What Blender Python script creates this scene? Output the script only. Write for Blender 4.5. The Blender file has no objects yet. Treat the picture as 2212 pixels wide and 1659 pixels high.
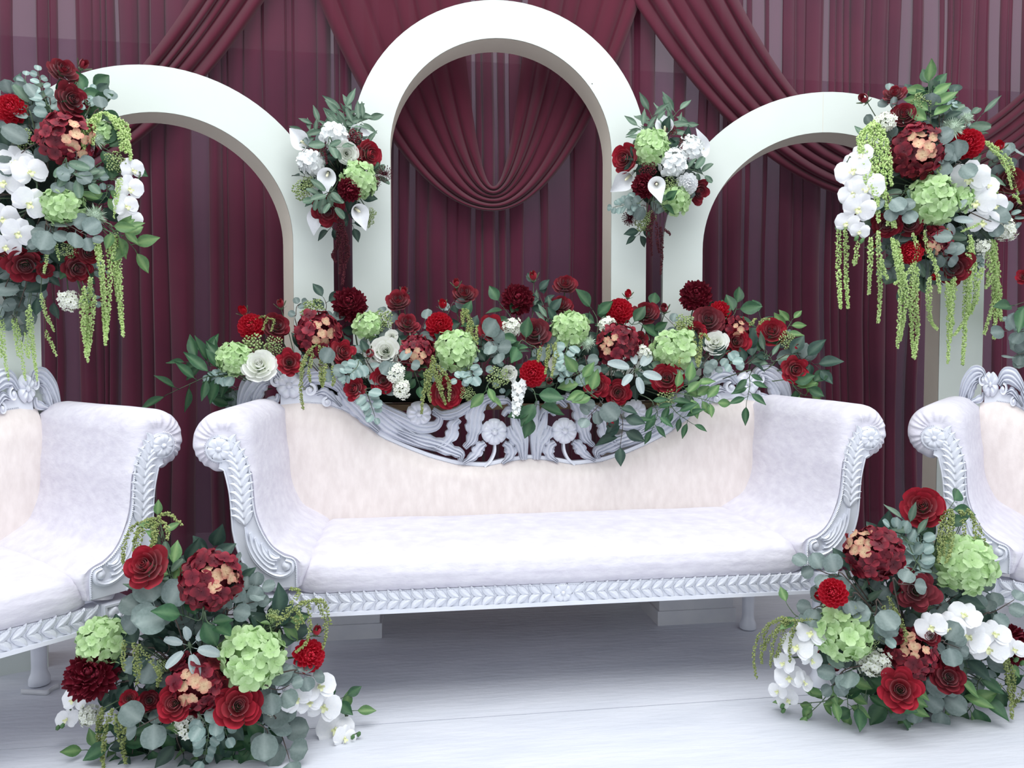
import bpy, bmesh, math, random
from mathutils import Vector, Matrix, Quaternion, noise
random.seed(7)
PI = math.pi
scene = bpy.context.scene
COL = scene.collection
# ------------------------------------------------------------------ camera, world, light, exposure
IMW, IMH, FPX = 2212.0, 1659.0, 1600.0
CAM = Vector((0.0, 0.0, 1.05))
PITCH, YAW = math.radians(2.1), math.radians(8.0)          # down, to the right
cd = bpy.data.cameras.new('camera'); cd.sensor_width = 36.0; cd.lens = 36.0 * FPX / IMW
cam = bpy.data.objects.new('camera', cd); COL.objects.link(cam)
cam.location = CAM; cam.rotation_euler = (PI / 2 - PITCH, 0, -YAW)
cd.clip_start = 0.05; cd.clip_end = 100
scene.camera = cam
w = bpy.data.worlds.new('daylight'); scene.world = w; w.use_nodes = True
bg = w.node_tree.nodes['Background']
bg.inputs[0].default_value = (0.90, 0.95, 1.0, 1); bg.inputs[1].default_value = 0.74
def area(name, loc, target, sx, sy, power, col):
    ld = bpy.data.lights.new(name, 'AREA'); ld.shape = 'RECTANGLE'; ld.size = sx; ld.size_y = sy
    ld.energy = power; ld.color = col
    o = bpy.data.objects.new(name, ld); COL.objects.link(o); o.location = loc
    o.rotation_euler = (Vector(target) - Vector(loc)).to_track_quat('-Z', 'Y').to_euler()
    return o
area('tent_roof_daylight', (0.2, 0.6, 4.6), (0.45, 2.3, 0.6), 5.0, 3.0, 135, (0.97, 0.99, 1.0))
vs = scene.view_settings
vs.view_transform = 'Standard'; vs.look = 'None'; vs.gamma = 1.0; vs.use_curve_mapping = False
vs.exposure = 0.46

# ------------------------------------------------------------------ pixel -> ray helpers
_f = Vector((math.sin(YAW) * math.cos(PITCH), math.cos(YAW) * math.cos(PITCH), -math.sin(PITCH)))
_r = Vector((math.cos(YAW), -math.sin(YAW), 0)); _u = _r.cross(_f)
def ray(x, y): return _f + _r * ((x - IMW / 2) / FPX) - _u * ((y - IMH / 2) / FPX)
def atY(x, y, Y):
    d = ray(x, y); return CAM + d * (Y / d.y)
def atZ(x, y, z=0.0):
    d = ray(x, y); return CAM + d * ((z - CAM.z) / d.z)
def px2m(size, P): return size * (P - CAM).dot(_f) / FPX

# ------------------------------------------------------------------ object helpers
WM = {}
def link(o): COL.objects.link(o); return o
def thing(name, label, cat, M=None, group=None):
    o = link(bpy.data.objects.new(name, None)); M = M or Matrix.Identity(4)
    o.matrix_basis = M; WM[o] = M.copy(); o.empty_display_size = 0.1
    o['label'] = label; o['category'] = cat
    if group: o['group'] = group
    return o
def tag(o, label, cat, group=None):
    o['label'] = label; o['category'] = cat
    if group: o['group'] = group
    return o
def obj(name, me, parent=None, local=None, label=None, kind=None):
    o = bpy.data.objects.new(name, me); COL.objects.link(o)
    L = local if local is not None else Matrix.Identity(4)
    if parent is not None:
        o.parent = parent; WM[o] = WM[parent] @ L
    else: WM[o] = L.copy()
    o.matrix_basis = L
    if label: o['label'] = label
    if kind: o['kind'] = kind
    return o
def at_world(name, me, parent, M, **k): return obj(name, me, parent, WM[parent].inverted() @ M, **k)
def struct(name, me, M=None):
    o = obj(name, me, None, M); o['kind'] = 'structure'; return o

class MB:
    def __init__(s): s.v = []; s.f = []; s.mi = []; s.a = []
    def add(s, vs, fs, mi=0, at=None):
        b = len(s.v); s.v += [tuple(p) for p in vs]
        s.f += [tuple(i + b for i in q) for q in fs]; s.mi += [mi] * len(fs)
        s.a += list(at) if at is not None else [0.0] * len(vs)
    def xf(s, vs, fs, M, mi=0, at=None): s.add([M @ Vector(p) for p in vs], fs, mi, at)
    def mesh(s, name, mats, smooth=True, sharp=None):
        me = bpy.data.meshes.new(name); me.from_pydata(s.v, [], s.f)
        if not isinstance(mats, (list, tuple)): mats = [mats]
        for m in mats: me.materials.append(m)
        if len(mats) > 1: me.polygons.foreach_set('material_index', s.mi)
        if any(s.a):
            at = me.attributes.new('tone', 'FLOAT', 'POINT'); at.data.foreach_set('value', s.a)
        if smooth:
            me.polygons.foreach_set('use_smooth', [True] * len(me.polygons))
            if sharp is not None: me.set_sharp_from_angle(angle=math.radians(sharp))
        me.validate(); me.update(); return me
def grid(nu, nv, fn, closed_u=False):
    vs = [fn(i / (nu if closed_u else nu - 1), j / (nv - 1)) for j in range(nv) for i in range(nu)]
    fs = []
    for j in range(nv - 1):
        for i in range(nu if closed_u else nu - 1):
            i2 = (i + 1) % nu; fs.append((j * nu + i, j * nu + i2, (j + 1) * nu + i2, (j + 1) * nu + i))
    return vs, fs
def box(x0, x1, y0, y1, z0, z1):
    v = [(x, y, z) for z in (z0, z1) for y in (y0, y1) for x in (x0, x1)]
    return v, [(0, 2, 3, 1), (4, 5, 7, 6), (0, 1, 5, 4), (2, 6, 7, 3), (0, 4, 6, 2), (1, 3, 7, 5)]
def lathe(prof, n=20, c=(0, 0)):
    vs = []; fs = []
    for r, z in prof:
        for i in range(n):
            a = 2 * PI * i / n; vs.append((c[0] + r * math.cos(a), c[1] + r * math.sin(a), z))
    m = len(prof)
    for j in range(m - 1):
        for i in range(n):
            k = (i + 1) % n; fs.append((j * n + i, j * n + k, (j + 1) * n + k, (j + 1) * n + i))
    fs.append(tuple(range(n - 1, -1, -1))); fs.append(tuple((m - 1) * n + i for i in range(n)))
    return vs, fs
def catmull(pts, n):
    P = [Vector(p) for p in pts]
    if len(P) == 2: return [P[0].lerp(P[1], i / (n - 1)) for i in range(n)]
    P = [P[0] * 2 - P[1]] + P + [P[-1] * 2 - P[-2]]; m = len(P) - 3; out = []
    for i in range(n):
        t = i / (n - 1) * m; k = min(int(t), m - 1); t -= k; a, b, c, d = P[k:k + 4]
        out.append(0.5 * ((2 * b) + (c - a) * t + (2 * a - 5 * b + 4 * c - d) * t * t + (3 * b - a - 3 * c + d) * t ** 3))
    return out
def tube(pts, r0, r1, n=6, seg=8):
    P = catmull(pts, seg); vs = []; fs = []; up = Vector((0.13, 0.31, 0.94))
    for i, p in enumerate(P):
        t = (P[min(i + 1, seg - 1)] - P[max(i - 1, 0)]).normalized()
        a = t.cross(up)
        if a.length < 0.05: a = t.cross(Vector((1, 0, 0)))
        a.normalize(); b = t.cross(a); r = r0 + (r1 - r0) * i / (seg - 1)
        for k in range(n):
            an = 2 * PI * k / n; vs.append(p + a * (r * math.cos(an)) + b * (r * math.sin(an)))
    for i in range(seg - 1):
        for k in range(n):
            q = (k + 1) % n; fs.append((i * n + k, i * n + q, (i + 1) * n + q, (i + 1) * n + k))
    fs.append(tuple(range(n - 1, -1, -1))); fs.append(tuple((seg - 1) * n + k for k in range(n)))
    return vs, fs
OCT_V = [(1, 0, 0), (-1, 0, 0), (0, 1, 0), (0, -1, 0), (0, 0, 1), (0, 0, -1)]
OCT_F = [(0, 2, 4), (2, 1, 4), (1, 3, 4), (3, 0, 4), (2, 0, 5), (1, 2, 5), (3, 1, 5), (0, 3, 5)]
def octa(c, r): return [(c[0] + r * a, c[1] + r * b, c[2] + r * d) for a, b, d in OCT_V], OCT_F
def ico():
    t = (1 + 5 ** .5) / 2; v = [(-1, t, 0), (1, t, 0), (-1, -t, 0), (1, -t, 0), (0, -1, t), (0, 1, t), (0, -1, -t), (0, 1, -t), (t, 0, -1), (t, 0, 1), (-t, 0, -1), (-t, 0, 1)]
    v = [tuple(Vector(p).normalized()) for p in v]
    f = [(0, 11, 5), (0, 5, 1), (0, 1, 7), (0, 7, 10), (0, 10, 11), (1, 5, 9), (5, 11, 4), (11, 10, 2), (10, 7, 6), (7, 1, 8), (3, 9, 4), (3, 4, 2), (3, 2, 6), (3, 6, 8), (3, 8, 9), (4, 9, 5), (2, 4, 11), (6, 2, 10), (8, 6, 7), (9, 8, 1)]
    return v, f
ICO_V, ICO_F = ico()
def ball(c, r): return [(c[0] + r * a, c[1] + r * b, c[2] + r * d) for a, b, d in ICO_V], ICO_F
def frame(P, axis, up=None, s=1.0, spin=0.0):
    z = Vector(axis).normalized(); up = Vector(up) if up is not None else Vector((0, 0, 1))
    x = up.cross(z)
    if x.length < 1e-3: x = Vector((1, 0, 0)).cross(z)
    x.normalize(); y = z.cross(x)
    M = Matrix((x, y, z)).transposed().to_4x4() @ Matrix.Rotation(spin, 4, 'Z') @ Matrix.Diagonal((s, s, s, 1))
    M.translation = P; return M
def TRS(loc=(0, 0, 0), rz=0.0, rx=0.0, ry=0.0, s=(1, 1, 1)):
    if not hasattr(s, '__len__'): s = (s, s, s)
    return Matrix.Translation(loc) @ Matrix.Rotation(rz, 4, 'Z') @ Matrix.Rotation(ry, 4, 'Y') @ Matrix.Rotation(rx, 4, 'X') @ Matrix.Diagonal((*s, 1))

# ------------------------------------------------------------------ materials
def lin(c):
    return tuple(((x / 255) / 12.92 if x / 255 <= 0.04045 else ((x / 255 + 0.055) / 1.055) ** 2.4) for x in c) + (1.0,)
def mat(name, c, c2=None, rough=0.6, metal=0.0, nscale=8.0, bump=0.0, bscale=30.0, rnd=0.0, trans=0.0, tone=None, sheen=0.0, spec=0.35, coords='Object', stretch=(1, 1, 1), detail=3.0):
    """noise between c and c2; TONE (a third colour) is mixed in by the mesh's own 'tone' attribute; RND varies the value object by object"""
    m = bpy.data.materials.new(name); m.use_nodes = True; nt = m.node_tree; N = nt.nodes; L = nt.links
    b = N['Principled BSDF']; out = N['Material Output']
    b.inputs['Roughness'].default_value = rough; b.inputs['Metallic'].default_value = metal
    b.inputs['Specular IOR Level'].default_value = spec
    if sheen: b.inputs['Sheen Weight'].default_value = sheen
    tc = N.new('ShaderNodeTexCoord'); mp = N.new('ShaderNodeMapping'); mp.inputs['Scale'].default_value = stretch
    L.new(tc.outputs[coords], mp.inputs['Vector'])
    nz = N.new('ShaderNodeTexNoise'); nz.inputs['Scale'].default_value = nscale; nz.inputs['Detail'].default_value = detail
    L.new(mp.outputs['Vector'], nz.inputs['Vector'])
    mx = N.new('ShaderNodeMix'); mx.data_type = 'RGBA'
    mx.inputs['A'].default_value = lin(c); mx.inputs['B'].default_value = lin(c2 or c)
    rp = N.new('ShaderNodeMapRange'); rp.inputs['From Min'].default_value = 0.32; rp.inputs['From Max'].default_value = 0.68
    L.new(nz.outputs['Fac'], rp.inputs['Value']); L.new(rp.outputs['Result'], mx.inputs['Factor'])
    col = mx.outputs['Result']
    if tone is not None:
        at = N.new('ShaderNodeAttribute'); at.attribute_name = 'tone'
        m2 = N.new('ShaderNodeMix'); m2.data_type = 'RGBA'; m2.inputs['B'].default_value = lin(tone)
        L.new(at.outputs['Fac'], m2.inputs['Factor']); L.new(col, m2.inputs['A']); col = m2.outputs['Result']
    if rnd:
        oi = N.new('ShaderNodeObjectInfo'); mr = N.new('ShaderNodeMapRange')
        mr.inputs['To Min'].default_value = 1 - rnd; mr.inputs['To Max'].default_value = 1 + rnd
        L.new(oi.outputs['Random'], mr.inputs['Value'])
        hs = N.new('ShaderNodeHueSaturation'); L.new(mr.outputs['Result'], hs.inputs['Value']); L.new(col, hs.inputs['Color']); col = hs.outputs['Color']
    L.new(col, b.inputs['Base Color'])
    if bump:
        n2 = N.new('ShaderNodeTexNoise'); n2.inputs['Scale'].default_value = bscale; n2.inputs['Detail'].default_value = 4
        L.new(mp.outputs['Vector'], n2.inputs['Vector'])
        bp = N.new('ShaderNodeBump'); bp.inputs['Strength'].default_value = bump; bp.inputs['Distance'].default_value = 0.01
        L.new(n2.outputs['Fac'], bp.inputs['Height']); L.new(bp.outputs['Normal'], b.inputs['Normal'])
    if trans:
        t = N.new('ShaderNodeBsdfTranslucent'); L.new(col, t.inputs['Color'])
        ms = N.new('ShaderNodeMixShader'); ms.inputs['Fac'].default_value = trans
        L.new(b.outputs['BSDF'], ms.inputs[1]); L.new(t.outputs['BSDF'], ms.inputs[2]); L.new(ms.outputs['Shader'], out.inputs['Surface'])
    return m
def curtain_mat(name, c, c2, see):
    m = mat(name, c, c2, rough=0.85, nscale=2.0, bump=0.04, bscale=350.0, sheen=0.25, spec=0.15, trans=0.25)
    nt = m.node_tree; out = nt.nodes['Material Output']; src = out.inputs['Surface'].links[0].from_socket
    tr = nt.nodes.new('ShaderNodeBsdfTransparent'); tr.inputs['Color'].default_value = (0.95, 0.83, 0.9, 1)
    ms = nt.nodes.new('ShaderNodeMixShader'); ms.inputs['Fac'].default_value = see
    nt.links.new(src, ms.inputs[1]); nt.links.new(tr.outputs[0], ms.inputs[2]); nt.links.new(ms.outputs[0], out.inputs['Surface'])
    return m
M = {}
M['floor'] = mat('white_vinyl_floor', (222, 224, 232), (212, 215, 224), rough=0.55, nscale=6, bump=0.22, bscale=26, stretch=(0.5, 2.2, 1))
M['wall'] = mat('tent_wall_fabric', (205, 205, 212), (195, 196, 205), rough=0.9)
M['curtain'] = curtain_mat('wine_chiffon', (98, 35, 57), (80, 28, 50), 0.03)
M['sheer'] = curtain_mat('wine_chiffon_single_layer', (88, 42, 64), (80, 36, 60), 0.15)
M['swag'] = curtain_mat('wine_chiffon_swag', (98, 36, 54), (90, 32, 50), 0.04)
M['arch'] = mat('cream_white_paint', (214, 221, 216), (208, 215, 208), rough=0.5, nscale=3, bump=0.03, bscale=60)
M['arch_in'] = mat('arch_inner_board', (222, 214, 200), (214, 206, 192), rough=0.55, nscale=4)
M['velvet'] = mat('white_crushed_velvet', (224, 221, 229), (212, 208, 219), rough=0.75, nscale=22, bump=0.34, bscale=24, stretch=(1, 1, 2.0), detail=5)
M['velvet_cream_lit'] = mat('cream_peach_lit_velvet', (230, 221, 217), (219, 209, 205), rough=0.75, nscale=18, bump=0.24, bscale=22, stretch=(2.4, 1, 1), detail=5)  # backrest cream; the peach cast of the light is put into the colour
M['silver'] = mat('silver_painted_wood', (228, 230, 238), (218, 221, 230), rough=0.38, metal=0.1, nscale=14, bump=0.05, bscale=80)
M['bead'] = mat('silver_bead', (215, 218, 224), (190, 194, 202), rough=0.25, metal=0.7)
M['plaster'] = mat('white_plaster', (226, 226, 228), (214, 215, 220), rough=0.7, bump=0.05)
M['wood'] = mat('raw_plank', (150, 125, 100), (120, 98, 78), rough=0.8, nscale=10, stretch=(1, 12, 12))
M['foam'] = mat('dark_floral_foam', (26, 40, 32), (16, 26, 22), rough=0.95, bump=0.5, bscale=60)
M['stem'] = mat('plant_stem', (96, 116, 88), (70, 84, 66), rough=0.7, nscale=30)
M['stem_brown'] = mat('brown_stem', (90, 78, 72), (70, 60, 56), rough=0.8, nscale=30)
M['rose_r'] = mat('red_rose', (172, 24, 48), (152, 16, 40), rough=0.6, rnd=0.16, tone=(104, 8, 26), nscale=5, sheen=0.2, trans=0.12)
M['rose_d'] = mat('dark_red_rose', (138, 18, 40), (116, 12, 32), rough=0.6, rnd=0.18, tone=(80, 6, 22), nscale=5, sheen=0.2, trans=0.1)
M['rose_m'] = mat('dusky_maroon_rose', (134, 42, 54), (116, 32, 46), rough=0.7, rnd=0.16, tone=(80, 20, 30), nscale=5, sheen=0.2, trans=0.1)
M['rose_w'] = mat('white_rose', (250, 250, 247), (244, 246, 240), rough=0.55, rnd=0.03, tone=(238, 243, 224), nscale=4, trans=0.2)
M['dahlia'] = mat('red_dahlia', (190, 14, 40), (176, 10, 34), rough=0.5, rnd=0.1, tone=(226, 62, 84), nscale=5, trans=0.12)
M['dahlia_w'] = mat('white_dahlia', (246, 247, 248), (238, 240, 242), rough=0.5, rnd=0.03, tone=(250, 250, 250), trans=0.15)
M['mum'] = mat('burgundy_chrysanthemum', (122, 24, 44), (104, 18, 36), rough=0.5, rnd=0.25, tone=(168, 62, 82), nscale=5, trans=0.08)
M['allium'] = mat('burgundy_allium', (84, 16, 34), (66, 10, 28), rough=0.6, rnd=0.2)
M['hyd_g'] = mat('lime_hydrangea', (184, 216, 154), (168, 204, 136), rough=0.55, rnd=0.09, tone=(206, 230, 182), nscale=6, trans=0.22)
M['hyd_b'] = mat('burgundy_hydrangea', (104, 24, 40), (82, 18, 34), rough=0.55, rnd=0.3, tone=(158, 42, 58), nscale=6, trans=0.12)
M['hyd_c'] = mat('cream_hydrangea', (222, 196, 158), (206, 168, 134), rough=0.55, rnd=0.12, tone=(196, 92, 96), nscale=6, trans=0.15)
M['hyd_w'] = mat('white_hydrangea', (244, 247, 247), (236, 240, 240), rough=0.55, rnd=0.03, tone=(248, 250, 248), trans=0.2)
M['orchid'] = mat('white_orchid', (248, 248, 250), (242, 243, 247), rough=0.5, rnd=0.02, trans=0.2)
M['orchid_lip'] = mat('orchid_lip', (232, 236, 196), (224, 226, 170), rough=0.5)
M['calla'] = mat('white_calla', (246, 247, 250), (240, 242, 246), rough=0.4, trans=0.15)
M['spadix'] = mat('pale_spadix', (236, 232, 200), (226, 222, 184), rough=0.6)
M['am_l'] = mat('lime_amaranth', (176, 204, 126), (142, 176, 92), rough=0.7, rnd=0.08, nscale=40, tone=(206, 226, 160))
M['am_o'] = mat('olive_amaranth', (126, 140, 78), (98, 114, 60), rough=0.75, rnd=0.1, nscale=40, tone=(160, 170, 112))
M['am_b'] = mat('burgundy_amaranth', (74, 22, 34), (54, 14, 26), rough=0.75, rnd=0.12, nscale=40, tone=(100, 42, 52))
M['berry_g'] = mat('green_berry', (138, 158, 98), (112, 134, 78), rough=0.5, rnd=0.1, nscale=30, tone=(176, 190, 140))
M['berry_b'] = mat('burgundy_berry', (98, 22, 38), (74, 16, 30), rough=0.5, rnd=0.1, nscale=30, tone=(120, 40, 54))
M['filler'] = mat('white_filler_flower', (238, 240, 232), (226, 230, 214), rough=0.6, tone=(196, 204, 160), trans=0.1)
M['thistle'] = mat('pale_thistle', (206, 220, 206), (150, 176, 146), rough=0.6, nscale=40)
M['euc'] = mat('eucalyptus_leaf', (118, 134, 131), (98, 116, 112), rough=0.6, rnd=0.26, nscale=9, tone=(150, 164, 160), trans=0.12, sheen=0.2)
M['baby'] = mat('baby_blue_eucalyptus', (142, 166, 162), (120, 146, 140), rough=0.6, rnd=0.2, nscale=9, tone=(184, 202, 196), trans=0.12)
M['lamb'] = mat('lambs_ear_leaf', (168, 182, 182), (150, 165, 166), rough=0.85, rnd=0.08, nscale=20, tone=(190, 202, 200), sheen=0.4, trans=0.1)
M['green'] = mat('green_leaf', (58, 98, 66), (44, 80, 56), rough=0.45, rnd=0.25, nscale=6, tone=(92, 126, 90), trans=0.15)
M['bright'] = mat('bright_green_leaf', (104, 142, 90), (84, 124, 76), rough=0.45, rnd=0.15, nscale=6, tone=(150, 182, 120), trans=0.2)
M['dark'] = mat('dark_green_leaf', (50, 76, 66), (38, 60, 54), rough=0.5, rnd=0.3, nscale=6, tone=(78, 100, 86), trans=0.08)
M['olive'] = mat('olive_leaf', (98, 124, 104), (80, 108, 90), rough=0.55, rnd=0.2, nscale=6, tone=(138, 158, 138), trans=0.12)
M['sepal'] = mat('rose_sepal', (104, 124, 92), (84, 104, 76), rough=0.6)

# ------------------------------------------------------------------ the setting: floor, tent wall, curtain
SEAM = 2.115
fl = MB(); fl.add(*box(-4.5, 5.0, -1.5, 5.0, -0.06, -0.006))
floor = struct('floor', fl.mesh('floor', M['floor'], smooth=False))
for (a, b) in ((-1.5, SEAM - 0.002), (SEAM + 0.002, 5.0)):
    m = MB(); m.add(*box(-4.5, 5.0, a, b, -0.006, 0.0))
    obj('floor_panel', m.mesh('floor_panel', M['floor'], smooth=False), floor)
m = MB(); m.add(*box(-5.0, 6.5, 4.6, 4.66, 0.0, 2.86))
struct('wall_back', m.mesh('wall_back', M['wall'], smooth=False))

CURT_Y = 3.42
def curtain(name, x0, x1, seed, label, z1=2.95):
    R = random.Random(seed); pts = []; flats = []; x = x0
    while x < x1:
        if R.random() < 0.36:                                  # a flat single layer of sheer cloth between the gathered folds
            g = R.choice([.02, .03, .045, .06, .09]) * R.uniform(.8, 1.2); flats.append((x, x + g)); pts += [(x, 0.0), (x + g * .33, R.uniform(-.006, .004)), (x + g * .7, R.uniform(-.008, .004)), (x + g, 0.0)]; x += g
        wd = R.choice([0.026, 0.036, 0.05, 0.065, 0.085]) * R.uniform(0.85, 1.2); d = min(R.uniform(0.45, 0.95) * wd + .010, .068); sk = R.uniform(-.12, .12)
        over = R.uniform(.0, .22) if R.random() < .55 else 0.0
        pts += [(x, 0.0), (x + (.02 - over) * wd, -.42 * d), (x + (.12 - over * .6) * wd, -.72 * d), (x + (.30 + sk) * wd, -.95 * d), (x + (.5 + sk) * wd, -d), (x + (.7 + sk * .6) * wd, -.92 * d), (x + (.89 + over * .5) * wd, -.62 * d), (x + (.99 + over * .4) * wd, -.25 * d)]
        x += wd
    pts = [q for q in pts if q[0] <= x1]
    prof = catmull([Vector((a, b, 0)) for a, b in pts], len(pts) * 3)
    rows = 30; vs = []; fs = []; n = len(prof); ph = R.uniform(0, 9)
    for j in range(rows):
        t = j / (rows - 1); z = 0.004 + (z1 - 0.004) * t
        am = 1.0 - 0.35 * t + 0.15 * (1 - t) ** 3
        for p in prof:
            wob = 0.022 * noise.noise(Vector((p.x * 4 + ph, z * 1.0, 0.0))) + 0.007 * noise.noise(Vector((p.x * 13, z * 2.6, ph)))
            vs.append((p.x + wob * (1 - 0.6 * t), CURT_Y - 0.05 * (1 - t) ** 4 + p.y * am + 0.012 * noise.noise(Vector((p.x * 6, z * 1.7, ph + 4))), z))
    for j in range(rows - 1):
        for i in range(n - 1): fs.append((j * n + i, j * n + i + 1, (j + 1) * n + i + 1, (j + 1) * n + i))
    fl_ = [any(a - 1e-4 <= (prof[i].x + prof[i + 1].x) / 2 <= b for a, b in flats) and prof[i].y > -.012 for i in range(n - 1)]
    m = MB(); m.add(vs, fs); m.mi = [1 if fl_[k % (n - 1)] else 0 for k in range(len(fs))]
    t = obj(name, m.mesh(name, [M['curtain'], M['sheer']])); tag(t, label, 'curtain', 'wine pleated backdrop curtains'); return t
curtain('backdrop_curtain', -2.75, -0.26, 3, 'wine red pleated chiffon curtain hanging behind the lower arch with the unjointed crown')
curtain('backdrop_curtain', -0.300, 1.09, 5, 'wine red pleated chiffon curtain hanging behind the tallest arch')
curtain('backdrop_curtain', 1.06, 3.9, 11, 'wine red pleated chiffon curtain hanging behind the lower arch with the joint line')
r = MB(); r.add(*tube([Vector((-2.9, CURT_Y + 0.055, 2.93)), Vector((0.5, CURT_Y + 0.055, 2.93)), Vector((4.0, CURT_Y + 0.055, 2.93))], 0.02, 0.02, 10, 5))
tag(obj('curtain_rod', r.mesh('curtain_rod', M['silver'])), 'straight metal rod carrying the wine backdrop curtains', 'curtain rod')

def swag(name, label, A, Mi, B, Y, folds, seed, amp=0.05):
    """A/Mi/B: (lower edge px, upper edge px) of the hanging points and the low point"""
    R = random.Random(seed); nu, nv = 90, folds * 10 + 1; vs = []; fs = []
    ph = [R.uniform(0.75, 1.3) for _ in range(folds)]; tot = sum(ph); cuts = [0]
    for p in ph: cuts.append(cuts[-1] + p / tot)
    hs = [R.uniform(0.6, 1.0) for _ in range(folds)]
    for j in range(nv):
        v = j / (nv - 1); k = min(j // 10, folds - 1); lv = (j - k * 10) / 10
        if j == nv - 1: lv = 1.0
        vv = cuts[k] + (cuts[k + 1] - cuts[k]) * lv
        prof = (math.sin(PI * min(1, lv * 1.02)) ** 0.7) * hs[k] * (0.65 + 0.35 * (1 - lv))
        a, mm, b = [Vector(q[0]).lerp(Vector(q[1]), vv) for q in (A, Mi, B)]
        for i in range(nu):
            s = 2 * i / (nu - 1) - 1
            e = a if s < 0 else b
            x = mm.x + (e.x - mm.x) * abs(s); y = mm.y - (mm.y - e.y) * s * s
            dep = Y - amp * prof * (1.0 - 0.25 * abs(s)) - 0.03 * (1 - s * s) * (1 - vv) - 0.012 * noise.noise(Vector((s * 5, vv * 6, seed)))
            vs.append(atY(x, y, dep))
    for j in range(nv - 1):
        for i in range(nu - 1): fs.append((j * nu + i, (j) * nu + i + 1, (j + 1) * nu + i + 1, (j + 1) * nu + i))
    m = MB(); m.add(vs, fs); o = obj(name, m.mesh(name, M['swag'])); tag(o, label, 'drape'); return o
swag('swag_drape', 'wine chiffon swag dipping in deep folds inside the tallest arch', ((645, -110), (985, -110)), ((1066, 456), (1066, 402)), ((1420, -110), (1150, -110)), 3.345, 6, 1)
swag('swag_drape', 'wine chiffon swag falling behind the lower arch with the unjointed crown', ((-560, -120), (-420, -120)), ((-20, 430), (-20, 335)), ((650, -120), (480, -120)), 3.325, 5, 2)
swag('swag_drape', 'wine chiffon swag sweeping behind the lower arch with the joint line', ((1300, -110), (1545, -110)), ((1930, 440), (1930, 330)), ((2580, -110), (2440, -110)), 3.325, 6, 3)

# ------------------------------------------------------------------ arches
def make_arch(label, P, ang, W, leg, Ht, T, joint=False):
    t = thing('backdrop_arch', label, 'arch', Matrix.Translation((P[0], P[1], 0)) @ Matrix.Rotation(ang, 4, 'Z'), 'white arch panels behind the sofa')
    ro, ri = W / 2, W / 2 - leg; zc = Ht - ro; n = 48
    out = [(0, 0.0)] + [(ro - ro * math.cos(PI * i / n), zc + ro * math.sin(PI * i / n)) for i in range(n + 1)] + [(W, 0.0)]
    inn = [(leg, 0.0)] + [(ro - ri * math.cos(PI * i / n), zc + ri * math.sin(PI * i / n)) for i in range(n + 1)] + [(W - leg, 0.0)]
    k = len(out); m = MB()
    for y, flip in ((0.0, False), (T, True)):
        vs = [(a, y, b) for a, b in out] + [(a, y, b) for a, b in inn]
        fs = [(i, k + i, k + i + 1, i + 1) for i in range(k - 1)]
        m.add(vs, [q if flip else q[::-1] for q in fs])
    vs = [(a, y, b) for y in (0, T) for a, b in out]
    m.add(vs, [(i, i + 1, k + i + 1, k + i) for i in range(k - 1)])
    m.add([(a, y, b) for y in (0, T) for a, b in ((0, 0), (leg, 0))], [(0, 1, 3, 2)])
    m.add([(a, y, b) for y in (0, T) for a, b in ((W - leg, 0), (W, 0))], [(0, 1, 3, 2)])
    obj('front_board', m.mesh('front_board', M['arch'], sharp=40), t)
    m = MB(); e = 0.0015
    ins = [(leg - e * 0 , 0.0)] + [(ro - (ri) * math.cos(PI * i / n), zc + (ri) * math.sin(PI * i / n)) for i in range(n + 1)] + [(W - leg, 0.0)]
    vs = [(a, y, b) for y in (0.003, T) for a, b in ins]; m.add(vs, [(i, k + i, k + i + 1, i + 1) for i in range(k - 1)])
    obj('inner_lining', m.mesh('inner_lining', M['arch_in'], sharp=40), t)
    if joint:
        m = MB(); m.add(*box(ro + 0.005, ro + 0.0065, -0.0006, 0.002, zc + ri, zc + ro)); obj('joint_line', m.mesh('joint_line', M['arch_in'], smooth=False), t)
    return t, zc
YA = 3.085
aL, aR = atY(762, 620, YA), atY(1395, 620, YA)
tall = make_arch('tallest cream arch panel standing between the two lower arches', (aL.x, YA), 0.0, aR.x - aL.x, 0.154, atY(1078, 0, YA).z, 0.145)
pr = atY(721, 600, 3.075); angL = math.radians(24)
WL = 1.165
make_arch('lower cream arch panel with a smooth unjointed crown', (pr.x - WL * math.cos(angL), pr.y - WL * math.sin(angL)), angL, WL, 0.162, 2.085, 0.145)
pl = atY(1432, 600, 3.075); angR = math.radians(-16)
make_arch('lower cream arch panel with a thin joint line at its crown', (pl.x, pl.y), angR, 1.28, 0.165, 2.145, 0.145, joint=True)
m = MB(); q = atY(1279, 181, YA); m.add(*octa((0, 0, 0), 0.003)); at_world('nail', m.mesh('nail', M['stem_brown'], smooth=False), tall[0], Matrix.Translation(q))

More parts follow.
